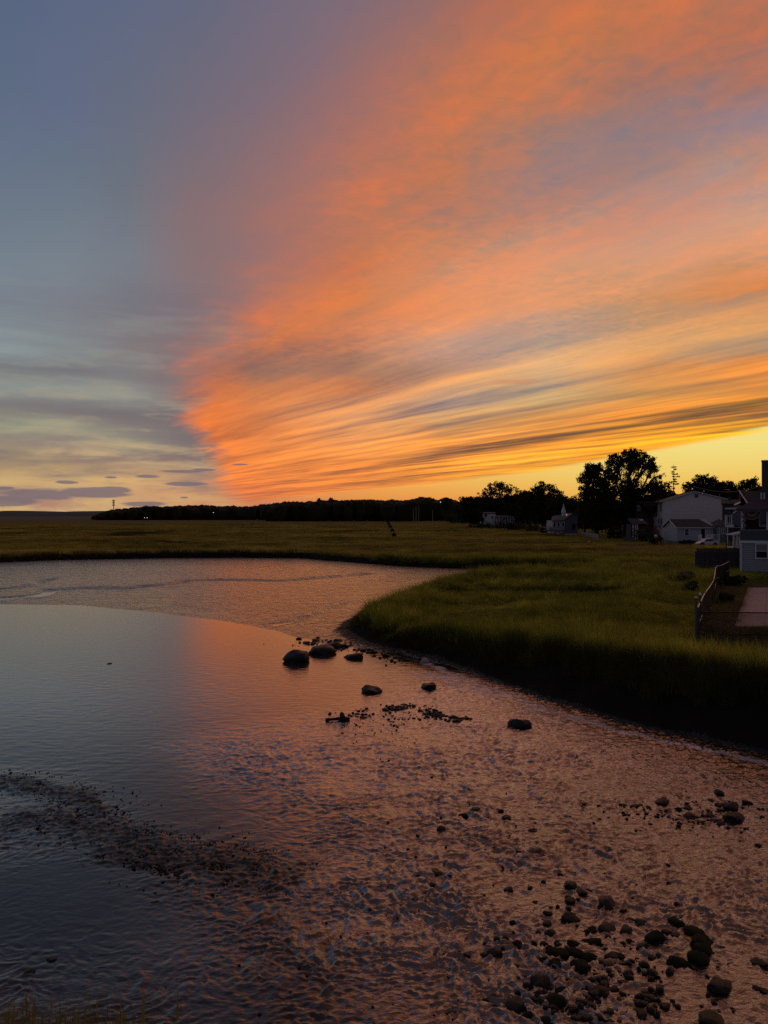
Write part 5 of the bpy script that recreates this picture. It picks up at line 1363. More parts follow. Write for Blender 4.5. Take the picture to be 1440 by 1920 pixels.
# --- chain link fence ---------------------------------------------------------------
FX, FY = X(1305, 26.6), 26.6
def chain_fence():
    gz_ = hz(1305, 26.6)
    r = empty('chain_link_fence', (FX, FY, gz_)); tag(r, 'chain link fence with a pale corner post and thin top rail across the yard', 'fence')
    H = Z(1121, FY) - gz_
    p = MB().tube([(0, 0, -.2), (0, 0, H)], .038, 10).build('corner_post', MAT['galv'], r)
    MB().tube([(0, 0, H), (0, 0, H + .03), (0, 0, H + .06)], [.05, .045, .01], 10).build('post_cap', MAT['rail_pale'], p)
    zt, zl = Z(1147, FY) - gz_, Z(1187, FY) - gz_
    bx, by = 13.0, -.9
    zt2, zl2 = zt - .10, zl - .10
    MB().tube([(0, 0, zt), (bx, by, zt2)], .022, 6).build('top_rail', MAT['dark_metal'], r)
    MB().tube([(0, 0, zl), (bx, by, zl2)], .016, 6).build('middle_rail', MAT['dark_metal'], r)
    for t in (.28, .55, .82):
        MB().tube([(bx * t, by * t, -.2), (bx * t, by * t, zt + .02)], .028, 8).build('line_post', MAT['dark_metal'], r)
    # diamond mesh: two families of thin zigzag wires, joined into one part
    V = []; F = []; s = .075; n = int(bx / s); hgt = zt; wr = .0032
    for fam in (1, -1):
        for i in range(-int(hgt / s) - 1, n + 1):
            xa, za = i * s, 0.02
            xb_, zb_ = xa + hgt, hgt
            if fam == -1: za, zb_ = hgt, 0.02
            t0 = max(0, -xa / (xb_ - xa)); t1 = min(1, (bx - xa) / (xb_ - xa))
            if t1 <= t0: continue
            a = Vector((xa + (xb_ - xa) * t0, 0, za + (zb_ - za) * t0)); b = Vector((xa + (xb_ - xa) * t1, 0, za + (zb_ - za) * t1))
            a.y = by * a.x / bx + fam * .003; b.y = by * b.x / bx + fam * .003
            k0 = len(V); o = Vector((wr, 0, -wr * fam)); q = Vector((0, wr, 0))
            V += [a + o, a + q, a - o, a - q, b + o, b + q, b - o, b - q]
            F += [(k0 + j, k0 + (j + 1) % 4, k0 + 4 + (j + 1) % 4, k0 + 4 + j) for j in range(4)]
    me = bpy.data.meshes.new('wire_mesh'); me.from_pydata([tuple(v) for v in V], [], F); me.materials.append(MAT['dark_metal'])
    tag(link('wire_mesh', me, r), kind='stuff')
    # the slatted run going back to the board fence
    r2 = empty('slatted_fence', (FX, FY, gz_)); tag(r2, 'dark slatted fence with a bent pale top rail leading back to the board fence', 'fence')
    pts = [(X(1308, 27.0) - FX, .4, Z(1140, 27.0) - gz_), (X(1322, 33.5) - FX, 6.9, Z(1112, 33.5) - gz_), (X(1338, 42) - FX, 15.4, Z(1088, 42) - gz_), (X(1343, 47.5) - FX, 20.9, Z(1063, 47.5) - gz_), (X(1353, 52) - FX, 25.4, Z(1060, 52) - gz_), (X(1367, 56) - FX, 29.4, Z(1053, 56) - gz_)]
    pts = [Vector(p_) for p_ in pts]
    # smooth polyline
    sm = []
    for i in range(len(pts) - 1):
        p0, p1, p2, p3 = pts[max(i - 1, 0)], pts[i], pts[i + 1], pts[min(i + 2, len(pts) - 1)]
        for k in range(8):
            t = k / 8; sm.append(0.5 * ((2 * p1) + (p2 - p0) * t + (2 * p0 - 5 * p1 + 4 * p2 - p3) * t * t + (3 * p1 - p0 - 3 * p2 + p3) * t ** 3))
    sm.append(pts[-1])
    MB().tube(sm, .022, 6).build('top_rail', MAT['rail_pale'], r2)
    gl = []; acc = 0.0
    L = [0.0]
    for a, b in zip(sm[:-1], sm[1:]): L.append(L[-1] + (b - a).length)
    s_ = 0.05; i = 0
    rr_ = random.Random(9); slat = MB().box(-.0605, .0605, -.008, .008, 0, 1.0).mesh('slat', MAT['slat_dark'])
    while s_ < L[-1]:
        while L[i + 1] < s_: i += 1
        t = (s_ - L[i]) / (L[i + 1] - L[i]); q = sm[i].lerp(sm[i + 1], t); d = sm[i + 1] - sm[i]
        base = hz(CX + (q.x + FX) / (q.y + FY) * FPX, q.y + FY) - gz_
        if rr_.random() > .06:
            c = link('slat', slat, r2); c.location = (q.x, q.y, base + .03); c.scale = (1, 1, max(q.z - .03 - base - .03, .3) * rr_.uniform(.96, 1.0)); c.rotation_euler = (0, rr_.uniform(-.01, .01), math.atan2(d.y, d.x))
        s_ += .125
    for j in (0, 8, 16, 24, 32, 40):
        q = sm[j]; MB().tube([(q.x, q.y, q.z - 2.0), (q.x, q.y, q.z + .04)], .028, 8).build('post', MAT['galv'], r2)
    for j0, z_ in ((1, .55), (17, .6), (25, .75), (36, .6)):
        q, q2 = sm[j0], sm[j0 + 3]; MB().tube([(q.x + .04, q.y, q.z - z_), (q2.x + .04, q2.y, q2.z - z_)], .014, 5).build('tension_bar', MAT['rail_pale'], r2)
    # post with a rounded white finial beside the corner
    f = empty('marker_post', (X(1313, 28.6), 28.6, hz(1313, 28.6))); tag(f, 'short stake with a rounded white knob just behind the fence corner post', 'stake')
    hh = Z(1117, 28.6) - hz(1313, 28.6)
    MB().tube([(0, 0, -.1), (0, 0, hh)], .025, 8).build('stake', MAT['fence_wood'], f)
    MB().tube([(0, 0, hh), (0, 0, hh + .04), (0, 0, hh + .09), (0, 0, hh + .12)], [.03, .055, .05, .01], 10).build('knob', MAT['white_paint'], f, True)
chain_fence()

# --- patio of square slabs in the yard -----------------------------------------------
def patio():
    ya, yb = (EYE - 1.32) * FPX / (1177 - HY), (EYE - 1.32) * FPX / (1103 - HY)
    xa, xb = X(1377, ya), X(1402, yb)
    r = empty('patio', ((xa + xb) / 2, ya, 1.32)); tag(r, 'reddish paved patio on the grass inside the fenced yard', 'patio')
    rr_ = random.Random(2); n = 9; dy = (yb - ya) / n; W0 = 7.5; m = 6; dx = W0 / m
    k = (xb - xa) / (yb - ya); g = .006
    q = [(g + g * k, g), (dx - g + g * k, g), (dx - g + (dy - g) * k, dy - g), (g + (dy - g) * k, dy - g)]
    slab = MB().solid([(a, b, z) for z in (-.14, 0) for a, b in q], [(3, 2, 1, 0), (4, 5, 6, 7), (0, 1, 5, 4), (1, 2, 6, 5), (2, 3, 7, 6), (3, 0, 4, 7)]).mesh('paving_slab', MAT['patio'])
    for j in range(n):
        for i in range(m):
            c = link('paving_slab', slab, r); c.location = (xa - r.location.x + j * dy * k + i * dx, j * dy, rr_.uniform(.05, .056)); c.rotation_euler = (rr_.uniform(-.001, .001), rr_.uniform(-.001, .001), 0)
patio()

# --- small things round the houses -----------------------------------------------------
def picket(name, px0, px1, py0, py1, D0, D1, lb, mat='pale_siding', h=1.0, step=.35):
    a = Vector((X(px0, D0), D0, hz(px0, D0))); b = Vector((X(px1, D1), D1, hz(px1, D1)))
    r = empty(name, a); tag(r, lb, 'fence'); L = (b - a).length; n = int(L / step)
    pk = MB().box(-.09, .09, -.012, .012, .05, h).mesh('picket', MAT[mat]); ang_ = math.atan2((b - a).y, (b - a).x)
    for i in range(n + 1):
        c = link('picket', pk, r); c.location = (b - a) * (i / n); c.rotation_euler = (0, 0, ang_)
    MB().bar(Vector((0, 0, h * .85)), (b - a) + Vector((0, 0, h * .85)), .05, .09).build('rail', MAT[mat], r); MB().bar(Vector((0, 0, h * .3)), (b - a) + Vector((0, 0, h * .3)), .05, .09).build('rail', MAT[mat], r)
picket('picket_fence', 1090, 1122, 0, 0, 172, 150, 'low pale picket fence under the dark trees right of the cupola cottage', 'grey_siding', 1.1, .3)
picket('picket_fence', 1172, 1190, 0, 0, 136, 133, 'short dark picket fence at the foot of the tallest tree', 'deck_wood', 1.0, .3)
def pole(name, px, top, D, lb, cat, mat='dark_metal', r0=.05, arms=()):
    g = hz(px, D); r = empty(name, (X(px, D), D, g)); tag(r, lb, cat); H = Z(top, D) - g
    MB().tube([(0, 0, -.3), (0, 0, H)], [r0, r0 * .7], 6).build('pole', MAT[mat], r)
    for z, w in arms: MB().box(-w, w, -.05, .05, H - z - .06, H - z + .06).build('crossarm', MAT[mat], r)
    return r, H
pole('flag_pole', 1110, 970, 168, 'thin bare pole standing behind the pale picket fence', 'pole', 'grey_siding', .09)
pole('utility_pole', 1080, 927, 330, 'small utility pole with crossarms on the skyline left of the tallest trees', 'utility pole', 'bark', .2, ((.6, 1.3), (1.6, 1.0)))
pole('utility_pole', 1300.5, 911, 190, 'utility pole standing behind the peak of the beige house', 'utility pole', 'grey_shingle', .17, ((.5, 1.4),))
r, H = pole('bird_house', 1230, 1007, 122, 'small pale bird house on a pole at the lawn edge', 'bird house', 'fence_wood', .06)
MB().box(-.22, .22, -.18, .18, H - .05, H + .22).build('box', MAT['pale_siding'], r); MB().prism([(-.28, H + .22), (.28, H + .22), (0, H + .42)], -.22, .22).build('roof', MAT['white_paint'], r)
r, H = pole('marsh_marker', 1104, 1017, 113, 'short white topped marker stake alone in the marsh', 'stake', 'fence_wood', .03)
MB().tube([(0, 0, H), (0, 0, H + .1), (0, 0, H + .2)], [.06, .11, .05], 8).build('cap', MAT['white_paint'], r, True); MB().tube([(0, 0, H - .75), (0, 0, H - .5)], [.07, .08], 8).build('band', MAT['white_paint'], r, True)
# sawhorse-like frame by the cottage
r = empty('garden_trestle', (X(1244, 126), 126, hz(1244, 126))); tag(r, 'pale a shaped garden trestle standing by the left end of the grey cottage', 'trestle')
for s in (-1, 1):
    MB().bar((s * .35, -.25, 0), (s * .15, 0, 1.0), .05).build('leg', MAT['pale_siding'], r); MB().bar((s * .35, .25, 0), (s * .15, 0, 1.0), .05).build('leg', MAT['pale_siding'], r)
MB().bar((-.3, 0, 1.02), (.3, 0, 1.02), .06).build('beam', MAT['pale_siding'], r)
# bench-like ledge near the bird house
r = empty('garden_bench', (X(1228, 124), 124, hz(1228, 124))); tag(r, 'long low wooden bench before the brush left of the grey cottage', 'bench')
MB().box(-1.2, 1.2, -.2, .2, .95, 1.0).build('seat', MAT['deck_wood'], r)
for s in (-1, 1): MB().box(s * 1.0 - .05, s * 1.0 + .05, -.18, .18, 0, .95).build('leg', MAT['deck_wood'], r)
# bins under the cottage wall
for i, (px, w, lb) in enumerate([(1276, .5, 'dark bin at the left end of the grey cottage wall'), (1288, .7, 'dark low crate in the middle under the grey cottage window'), (1301, .6, 'dark low crate at the right under the grey cottage wall'), (1309, .45, 'small dark bin nearest the cottage door')]):
    r = empty('storage_bin', (X(px, 126.5), 126.5, hz(px, 126.5))); tag(r, lb, 'bin')
    MB().box(-w / 2, w / 2, -.2, .2, 0, .5).build('body', MAT['slat_dark'], r); MB().box(-w / 2 - .02, w / 2 + .02, -.22, .22, .5, .55).build('lid', MAT['deck_wood'], r)
# overhead wire
sp = [Vector((X(1300.5, 190), 190, Z(912, 190))), Vector((X(1450, 150), 150, Z(905, 150)))]
pts = [sp[0].lerp(sp[1], i / 12) - Vector((0, 0, 1.6 * math.sin(math.pi * i / 12))) for i in range(13)]
o = MB().tube([p_ - pts[0] for p_ in pts], .035, 4).build('power_line', MAT['grey_siding']); o.location = pts[0]; tag(o, 'thin power line sagging right from the utility pole behind the beige house', 'power line')

# --- horse fly box traps on legs in a row across the marsh --------------------------------
first = None
traps = [(739, 1003, 160, 'nearest and largest of the dark box traps in the marsh row'), (735.5, 994.5, 208, 'second dark box trap of the row counted from the creek'), (731.5, 987.5, 270, 'third dark box trap of the row counted from the creek'), (729, 982.5, 345, 'fourth dark box trap of the row counted from the creek'), (727, 978.5, 430, 'farthest and smallest dark box trap before the woods')]
def trap_mesh():
    r = empty('fly_trap'); 
    MB().box(-.42, .42, -.42, .42, .42, 1.02).build('box', MAT['tyre'], r)
    for sx in (-1, 1):
        for sy in (-1, 1): MB().box(sx * .38 - .04, sx * .38 + .04, sy * .38 - .04, sy * .38 + .04, 0, .42).build('leg', MAT['tyre'], r)
    MB().box(-.16, .16, -.16, .16, 1.021, 1.2).build('lid_cage', MAT['deck_wood'], r)
    return r
def copy_thing(src):
    r = src.copy(); COL.objects.link(r)
    for c in list(src.children):
        d = c.copy(); COL.objects.link(d); d.parent = r
        for e in c.children: f = e.copy(); COL.objects.link(f); f.parent = d
    return r
t0 = trap_mesh()
for i, (px, py, D, lb) in enumerate(traps):
    t = t0 if i == 0 else copy_thing(t0)
    t.location = (X(px, D), D, Z(py, D) - .72 * (1 + .1 * i)); s = 1 + .12 * i; t.scale = (s, s, s); t.rotation_euler = (0, 0, .2 * i)
    t.location.z = max(t.location.z, hz(px, D) + .15); tag(t, lb, 'insect trap', 'box traps in a row across the marsh')

# --- far off: mast, poles, lamps, a car on the far road --------------------------------------
D = 1500; r = empty('cell_tower', (X(213, D), D, .5)); tag(r, 'slender cell tower with antenna rings above the distant woods', 'cell tower')
H = Z(937, D) - .5; MB().tube([(0, 0, 0), (0, 0, H)], [.9, .5], 8).build('mast', MAT['dark_metal'], r)
for z in (1.5, 6, 10.5):
    m_ = MB()
    for i in range(9):
        t = i * math.tau / 9; m_.box(2.0 * math.cos(t) - .35, 2.0 * math.cos(t) + .35, 2.0 * math.sin(t) - .25, 2.0 * math.sin(t) + .25, H - z - 1.3, H - z + 1.3); m_.bar((0, 0, H - z), (2 * math.cos(t), 2 * math.sin(t), H - z), .2)
    m_.build('antenna_ring', MAT['dark_metal'], r)
for px, top, lb in ((28, 961, 'pale thin pole farthest left below the hills'), (62, 960, 'pale thin pole under the gap in the hills'), (86, 962, 'shorter thin pole right of the gap in the hills'), (139, 958, 'tall thin pole on the flat left of the cell tower')):
    D = 1300; r = empty('distant_pole', (X(px, D), D, .4)); tag(r, lb, 'pole', 'thin poles below the far hills'); H = Z(top, D) - .4
    MB().tube([(0, 0, 0), (0, 0, H)], [.5, .35], 5).build('pole', MAT['pale_bark'], r); MB().box(-1.6, 1.6, -.2, .2, H - 1.2, H - .7).build('crossarm', MAT['pale_bark'], r)
for px, py, D, lb in ((271, 970.5, 625, 'left of the two tiny lamps at the foot of the woods'), (276, 970.8, 625, 'right of the two tiny lamps at the foot of the woods'), (400, 961, 620, 'single tiny lamp shining in the woods left of centre'), (826, 941.5, 560, 'tiny lamp glinting high in the woods before the dark clump')):
    z = Z(py, D); g = .7; r = empty('yard_lamp', (X(px, D), D, g)); tag(r, lb, 'lamp')
    MB().tube([(0, .3, 0), (0, .3, z - g)], .08, 5).build('lamp_post', MAT['dark_metal'], r)
    s = .22; MB().tube([(0, 0, z - g - s), (0, 0, z - g - s * .5), (0, 0, z - g + s * .5), (0, 0, z - g + s)], [s * .4, s, s, s * .4], 8).build('lamp_head', MAT['lamp'], r, True)

# ------------------------------------------------------------------ stones in the creek
def stone_mat(name, a, b, moss=None, rough=0.38):
    m, N = new_mat(name)
    n1 = N.noise(N.tc.outputs['Object'], 9.0, 4.0, 0.65); n2 = N.noise(N.tc.outputs['Object'], 40.0, 3.0, 0.6)
    c = N.mix(N.rng(n1, 0.35, 0.65), (*a, 1), (*b, 1))
    if moss:
        up = N.sep(N.g.outputs['Normal'])[2]
        c = N.mix(N.mul(N.rng(up, -0.1, 0.6), N.rng(n1, 0.35, 0.55)), c, (*moss, 1))
    N.put(N.b.inputs['Base Color'], c); N.put(N.b.inputs['Roughness'], rough); N.b.inputs['Specular IOR Level'].default_value = 0.2 if moss else 0.3
    N.l.new(bump(N, n2, 0.6, 0.02), N.b.inputs['Normal'])
    return m
MAT['stone'] = stone_mat('stone', (0.009, 0.007, 0.006), (0.022, 0.017, 0.015))
MAT['stone_moss'] = stone_mat('stone_moss', (0.009, 0.008, 0.006), (0.018, 0.015, 0.011), (0.024, 0.027, 0.008), 0.85)
MAT['stone_pale'] = stone_mat('stone_pale', (0.30, 0.25, 0.24), (0.50, 0.44, 0.42), None, 0.7)
_ico = bmesh.new(); bmesh.ops.create_icosphere(_ico, subdivisions=3, radius=1.0)
ICO_V = np.array([v.co[:] for v in _ico.verts]); ICO_F = np.array([[v.index for v in f.verts] for f in _ico.faces]); _ico.free()
def stone_mesh(name, seed, angular, mat):
    r = np.random.RandomState(seed); v = ICO_V.copy()
    # planes shave the ball into facets, noise roughens it
    for k in range(int(5 + 9 * angular)):
        n = r.normal(size=3); n /= np.linalg.norm(n); d = 0.62 + 0.3 * r.rand() + (1 - angular) * .1
        q = v @ n; over = np.maximum(q - d, 0); v = v - over[:, None] * n * (0.75 + .2 * angular)
    off = r.rand(3) * 50
    ns = np.array([noise.noise(Vector(p * 1.4 + off)) * .30 + noise.noise(Vector(p * 4 + off)) * .12 for p in v]); v = v * (1 + ns)[:, None]
    v[:, 2] *= 0.8
    return np_mesh(name, v, ICO_F, mat, True)
SM = {}
for kind, mat, ang_ in (('dark', 'stone', 1.3), ('moss', 'stone_moss', .8), ('pale', 'stone_pale', .8), ('boulder', 'stone', .45)):
    SM[kind] = [stone_mesh(f'{kind}_stone', 500 + i + len(kind) * 31, ang_ * (.5 + .5 * (i % 3) / 2), MAT[mat]) for i in range(6)]
def stone(px, py, rpx, kind='dark', flat=.85, wide=1.0, label=None, group=None, seed=None, name='stone', sink=.25):
    """one stone whose visible middle is at this pixel, sitting in the bed"""
    rs_ = random.Random(seed if seed is not None else int(px * 7 + py * 13))
    cx_, cy_ = at(px, py + rpx * .45, 0.0)
    s = rpx / FPX * math.hypot(cy_, EYE) * .98
    o = link(name, rs_.choice(SM[kind])); zc = s * .8 * flat * (1 - 2 * sink) * .75
    o.location = (cx_, cy_ + s * .3, zc * .8 - .01); o.scale = (s * wide * rs_.uniform(.92, 1.1), s * rs_.uniform(.8, 1.1), s * flat * rs_.uniform(.85, 1.05)); o.rotation_euler = (rs_.uniform(-.25, .25), rs_.uniform(-.25, .25), rs_.uniform(-.5, .5) + (math.pi if rs_.random() < .5 else 0))
    tag(o, label, 'stone', group); return o

NAMED = [
 (556,1228,26,'boulder',.75,1.1,'largest dark boulder in the calm water off the tip of the spit'),
 (605,1216,22,'boulder',.75,1.2,'long dark rock between the largest boulder and the muddy point'),
 (628,1208,12,'boulder',.8,1.2,'low rock joining the long rock to the muddy point'),
 (663,1227,16,'boulder',.6,1.1,'flat dark rock just off the muddy point, right of the long rock'),
 (698,1290,18,'boulder',.65,1.05,'rounded dark boulder alone in midstream'),
 (804,1284,15,'boulder',.75,1.0,'dark boulder with foam round it, right of the midstream boulder'),
 (798,1238,9,'pale',.9,1.0,'white stone lying at the foot of the grassy bank'),
 (974,1354,21,'boulder',.75,1.1,'weedy boulder below the foam line under the dark bank'),
 (1268,1729,15,'moss',.85,1.1,'round mossy stone at the top of the right hand group'),
 (1230,1757,16,'moss',.95,1.05,'large mossy stone directly left of the white stone'),
 (1247,1757,7,'pale',1.1,.8,'small white stone wedged beside the large mossy stone'),
 (1304,1746,16,'moss',.7,1.2,'broad mossy stone above the mossy pile on the right'),
 (1322,1765,17,'moss',.7,1.2,'long slanting mossy stone in the mossy pile on the right'),
 (1320,1780,15,'moss',.8,1.2,'mossy stone in the middle of the mossy pile on the right'),
 (1311,1798,18,'moss',.95,1.05,'biggest mossy stone at the bottom of the mossy pile on the right'),
 (1273,1803,15,'moss',.65,1.35,'flat green stone at the left foot of the mossy pile on the right'),
 (1350,1776,8,'dark',.8,1.1,'small dark stone touching the right side of the mossy pile'),
 (1351,1847,20,'dark',.85,1.15,'big smooth dark stone alone near the right edge'),
 (1093,1813,17,'moss',1.0,1.0,'large domed mossy stone at the foot of the dark heap'),
 (1226,1825,12,'dark',1.0,.8,'upright pointed stone alone between the dark heap and the mossy pile'),
 (1140,1695,16,'dark',.85,1.1,'dark stone with a white chip beside it, top of the lower field'),
 (1151,1691,4,'pale',.9,1.0,'white chip of stone on the right side of a dark stone'),
 (1337,1913,20,'dark',.7,1.3,'wide stone cut by the bottom edge at the right'),
 (1381,1532,20,'dark',.7,1.2,'largest stone of the upper right group near the dark water'),
 (1371,1511,14,'dark',.8,1.1,'stone directly above the largest one of the upper right group'),
 (1350,1486,10,'dark',.9,1.0,'lone stone above the upper right group'),
 (1423,1802,15,'dark',.6,1.2,'low stone at the right edge level with the mossy pile'),
 (1432,1855,12,'dark',.7,1.2,'stone at the very right edge beside the big smooth stone'),
 (1194,1509,12,'dark',.6,1.2,'flat stone alone left of the upper right group'),
 (1071,1719,15,'dark',.85,1.0,'tall tilted stone above the dark heap'),
 (1014,1842,17,'dark',.85,1.0,'large stone at the left of the lower heap'),
 (1044,1878,16,'moss',.8,1.1,'mossy stone at the bottom of the lower heap'),
 (965,1882,16,'dark',.7,1.1,'leftmost big stone near the bottom edge'),
 (1115,1913,10,'pale',.8,1.1,'pale pinkish stone cut by the bottom edge'),
 (827,1554,9,'dark',.9,1.0,'lone dark stone in the left of the riffle, upper one of two'),
 (820,1636,10,'dark',.85,1.1,'lone dark stone in the left of the riffle, lower one of two'),
 (925,1786,13,'dark',.9,1.0,'larger stone of the pair left of the dark heap'),
 (1203,1730,12,'dark',.7,1.1,'smooth brown stone left of the round mossy one'),
 (54,1821,9,'dark',.6,1.2,'black stone in the dark water nearest the left edge'),
 (96,1797,8,'dark',.6,1.2,'black stone right of the one nearest the left edge'),
 (290,1690,7,'dark',.6,1.1,'stone at the edge of the dark pool on the left'),
]
for i, t in enumerate(NAMED): stone(*t[:6], label=t[6], seed=900 + i)
ORD = ['first', 'second', 'third', 'fourth', 'fifth', 'sixth', 'seventh', 'eighth', 'ninth', 'tenth', 'eleventh', 'twelfth', 'thirteenth', 'fourteenth', 'fifteenth', 'sixteenth', 'seventeenth', 'eighteenth']
CL = [
 ('weedy rocks of the muddy point', 'row along the muddy point', 'dark', [(560,1196,6),(575,1203,8),(592,1199,7),(634,1199,9),(646,1210,7),(681,1217,7),(702,1222,6),(724,1228,7),(744,1231,6),(765,1236,6)]),
 ('stones of the dark heap', 'dark heap low in the riffle', 'moss', [(1022,1771,8),(1018,1796,8),(1033,1783,14),(1053,1786,16),(1075,1769,12),(1100,1765,10),(1117,1764,10),(1079,1786,15),(1105,1793,14),(1042,1805,14),(1065,1805,10),(1132,1771,6)]),
 ('stones between the dark heap and the big mossy stone', 'row right of the heap', 'dark', [(1110,1746,13),(1139,1739,15),(1147,1792,12),(1164,1792,10),(1139,1807,13),(1168,1806,6),(1183,1765,7),(1205,1772,12),(1222,1793,7),(1236,1789,6)]),
 ('stones by the round mossy one', 'group beside the round stone', 'dark', [(1172,1708,7),(1185,1724,9),(1174,1743,12),(1251,1746,9),(1269,1753,8),(1279,1719,5),(1262,1762,5),(1254,1776,5)]),
 ('stones above the dark heap', 'string above the heap', 'dark', [(1069,1657,12),(1090,1671,11),(1069,1686,9),(1028,1712,9),(1025,1730,9),(1052,1640,6),(1104,1668,5),(1086,1736,6)]),
 ('stones of the lower heap', 'lower heap near the bottom edge', 'dark', [(1008,1864,10),(1036,1853,10),(1046,1836,8),(1057,1855,12),(1064,1836,10),(1075,1892,9),(1007,1872,10),(990,1902,10),(1086,1908,12),(1022,1914,10),(1058,1872,7),(1100,1890,7)]),
 ('stones right of the lower heap', 'scatter right of the lower heap', 'dark', [(1117,1861,13),(1130,1856,13),(1151,1854,9),(1167,1842,10),(1158,1872,8),(1142,1896,10),(1203,1900,12),(1249,1886,10),(1130,1914,8),(1144,1914,7),(1164,1914,7),(1182,1897,7)]),
 ('pale pebbles by the bottom edge', 'pebble row near the bottom edge', 'pale', [(1031,1842,4),(1153,1890,4),(1171,1901,6),(1222,1752,3),(1262,1766,4)]),
 ('stones of the upper right group', 'upper right group', 'dark', [(1244,1502,12),(1269,1492,5),(1290,1515,9),(1306,1509,6),(1292,1529,10),(1331,1527,8),(1317,1540,9),(1352,1543,9),(1331,1500,7),(1352,1509,10),(1404,1504,8),(1392,1559,5),(1423,1583,6),(1352,1518,7),(1273,1515,7),(1386,1576,5)]),
 ('stones of the upper left scatter', 'scatter in the middle riffle', 'dark', [(869,1527,8),(892,1517,9),(935,1518,8),(909,1532,7),(950,1532,10),(1000,1557,9),(1009,1597,10),(975,1597,7),(923,1598,5),(911,1571,8),(973,1584,6),(954,1667,8)]),
 ('stones of the lower left scatter', 'scatter left of the dark heap', 'dark', [(879,1790,9),(909,1788,8),(942,1773,6),(965,1809,7),(848,1707,7),(848,1898,9),(912,1875,6),(783,1640,5),(960,1728,6),(925,1735,5),(1003,1690,5),(935,1870,6)]),
 ('small stones in the left riffle', 'few by the gravel bar', 'dark', [(370,1656,6),(400,1620,5),(330,1600,5),(380,1600,5),(310,1613,6),(415,1655,5)]),
]
for gname, where, kind, L in CL:
    L = sorted(L)
    for i, (px, py, rp) in enumerate(L):
        adj = {'moss': 'mossy dark', 'dark': 'dark', 'pale': 'pale'}[kind]; size = 'large' if rp >= 13 else 'middling' if rp >= 9 else 'small'
        stone(px, py, rp, kind if (kind != 'dark' or (px + py) % 4) else 'moss', .68, 1.1, f'{size} {adj} stone, {ORD[i]} from left in the {where}', gname, name='stone' if rp > 4 else 'pebble')

# uncountable gravel: bars of small stones breaking the surface
def gravel(name, label, spots, seed, mat='stone'):
    r = np.random.RandomState(seed); V = []; F = []; nv = 0
    ico = bmesh.new(); bmesh.ops.create_icosphere(ico, subdivisions=1, radius=1.0); iv = np.array([v.co[:] for v in ico.verts]); if_ = np.array([[v.index for v in f.verts] for f in ico.faces]); ico.free()
    for (n, path, sx, sy, smin, smax) in spots:
        P_ = [P(*q) for q in path]
        for k in range(n):
            t = r.rand() * (len(P_) - 1); i = min(int(t), len(P_) - 2); f_ = t - i
            x_ = P_[i][0] * (1 - f_) + P_[i + 1][0] * f_ + r.normal() * sx; y_ = P_[i][1] * (1 - f_) + P_[i + 1][1] * f_ + r.normal() * sy
            if fbm(np.array([x_ * 1.6]), np.array([y_ * 1.6]), 2, 33)[0] < -.12 + .1 * r.rand(): continue
            s = smin + (smax - smin) * r.rand() ** 2.5
            sc = np.array([s * (.8 + .7 * r.rand()), s * (.8 + .5 * r.rand()), s * (.5 + .35 * r.rand())]); a = r.rand() * 6.28
            v = iv * (0.75 + .5 * r.rand(len(iv), 1)) * sc; v = np.stack([v[:, 0] * math.cos(a) - v[:, 1] * math.sin(a), v[:, 0] * math.sin(a) + v[:, 1] * math.cos(a), v[:, 2]], -1) + [x_, y_, s * .15 + .006]
            V.append(v); F.append(if_ + nv); nv += len(v)
    me = np_mesh(name, np.concatenate(V), np.concatenate(F), MAT[mat]); tag(link(name, me), label, 'gravel', kind='stuff')
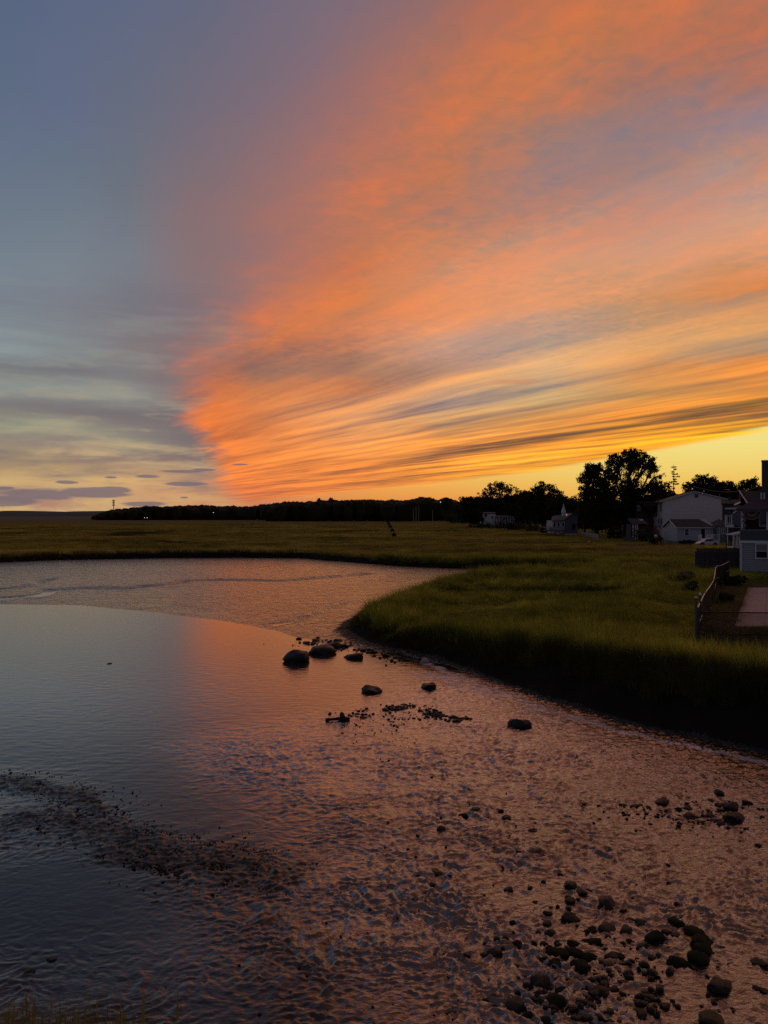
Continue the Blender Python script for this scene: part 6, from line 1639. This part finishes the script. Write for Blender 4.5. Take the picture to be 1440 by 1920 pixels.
gravel('gravel_bar', 'dark pebble bar breaking the orange water in midstream',
       [(330, [(665,1347),(700,1332),(760,1325),(790,1332)], .35, .25, .02, .075), (170, [(800,1335),(830,1345),(860,1350)], .25, .16, .03, .085), (110, [(770,1340),(770,1360)], .35, .3, .02, .05), (160, [(690,1350),(700,1390),(760,1430)], .5, .5, .012, .035)], 61)
gravel('weedy_gravel', 'weedy gravel bar curving through the water on the left',
       [(1800, [(-60,1462),(60,1470),(140,1500),(180,1515)], .40, .33, .006, .024), (5200, [(40,1530),(200,1560),(300,1600),(430,1618),(500,1645)], .60, .42, .006, .020), (900, [(240,1600),(330,1625),(400,1625)], .35, .22, .01, .035), (500, [(150,1510),(180,1530),(100,1545)], .35, .18, .008, .03)], 62, 'stone_moss')
gravel('riffle_pebbles', 'small wet pebbles scattered through the broken water of the riffle',
       [(420, [(900,1500),(1000,1600),(1000,1750),(1100,1850)], 1.4, 1.2, .012, .045), (110, [(700,1650),(650,1800),(800,1890)], 1.0, .6, .012, .035), (500, [(1200,1520),(1380,1540)], .8, .35, .015, .05), (420, [(1000,1780),(1150,1830),(1150,1900),(1000,1900)], .5, .35, .02, .07), (700, [(590,1205),(680,1212),(770,1235)], .7, .6, .02, .10)], 63)
# driftwood branch with a stub lying on the bar
cx_, cy_ = P(640, 1352)
r = empty('driftwood', (cx_, cy_, .03)); tag(r, 'short dark driftwood branch with a stub at the left end of the pebble bar', 'driftwood')
s = cy_ / FPX
MB().tube([(-26 * s, 0, .0), (-18 * s, 0, .02), (-6 * s, .03, .03), (4 * s, 0, .04), (16 * s, 0, .02)], [.035, .04, .05, .07, .05], 7).build('branch', MAT['driftwood'], r, True)
MB().tube([(-26 * s - .05, 0, -.01), (-26 * s + .05, 0, .02)], [.06, .05], 7).build('broken_end', MAT['driftwood'], r, True)
MB().tube([(3 * s, 0, .03), (1 * s, .1, .14), (-1 * s, .12, .20)], [.09, .07, .03], 7).build('stub', MAT['driftwood'], r, True)
# a small duck-like float of weed far out in the pool
cx_, cy_ = P(205, 1243)
o = stone(205, 1243, 4, 'dark', .5, 1.4, 'tiny dark clump of weed drifting in the calm pool on the left', None, 5, 'weed_clump'); o['category'] = 'weed'
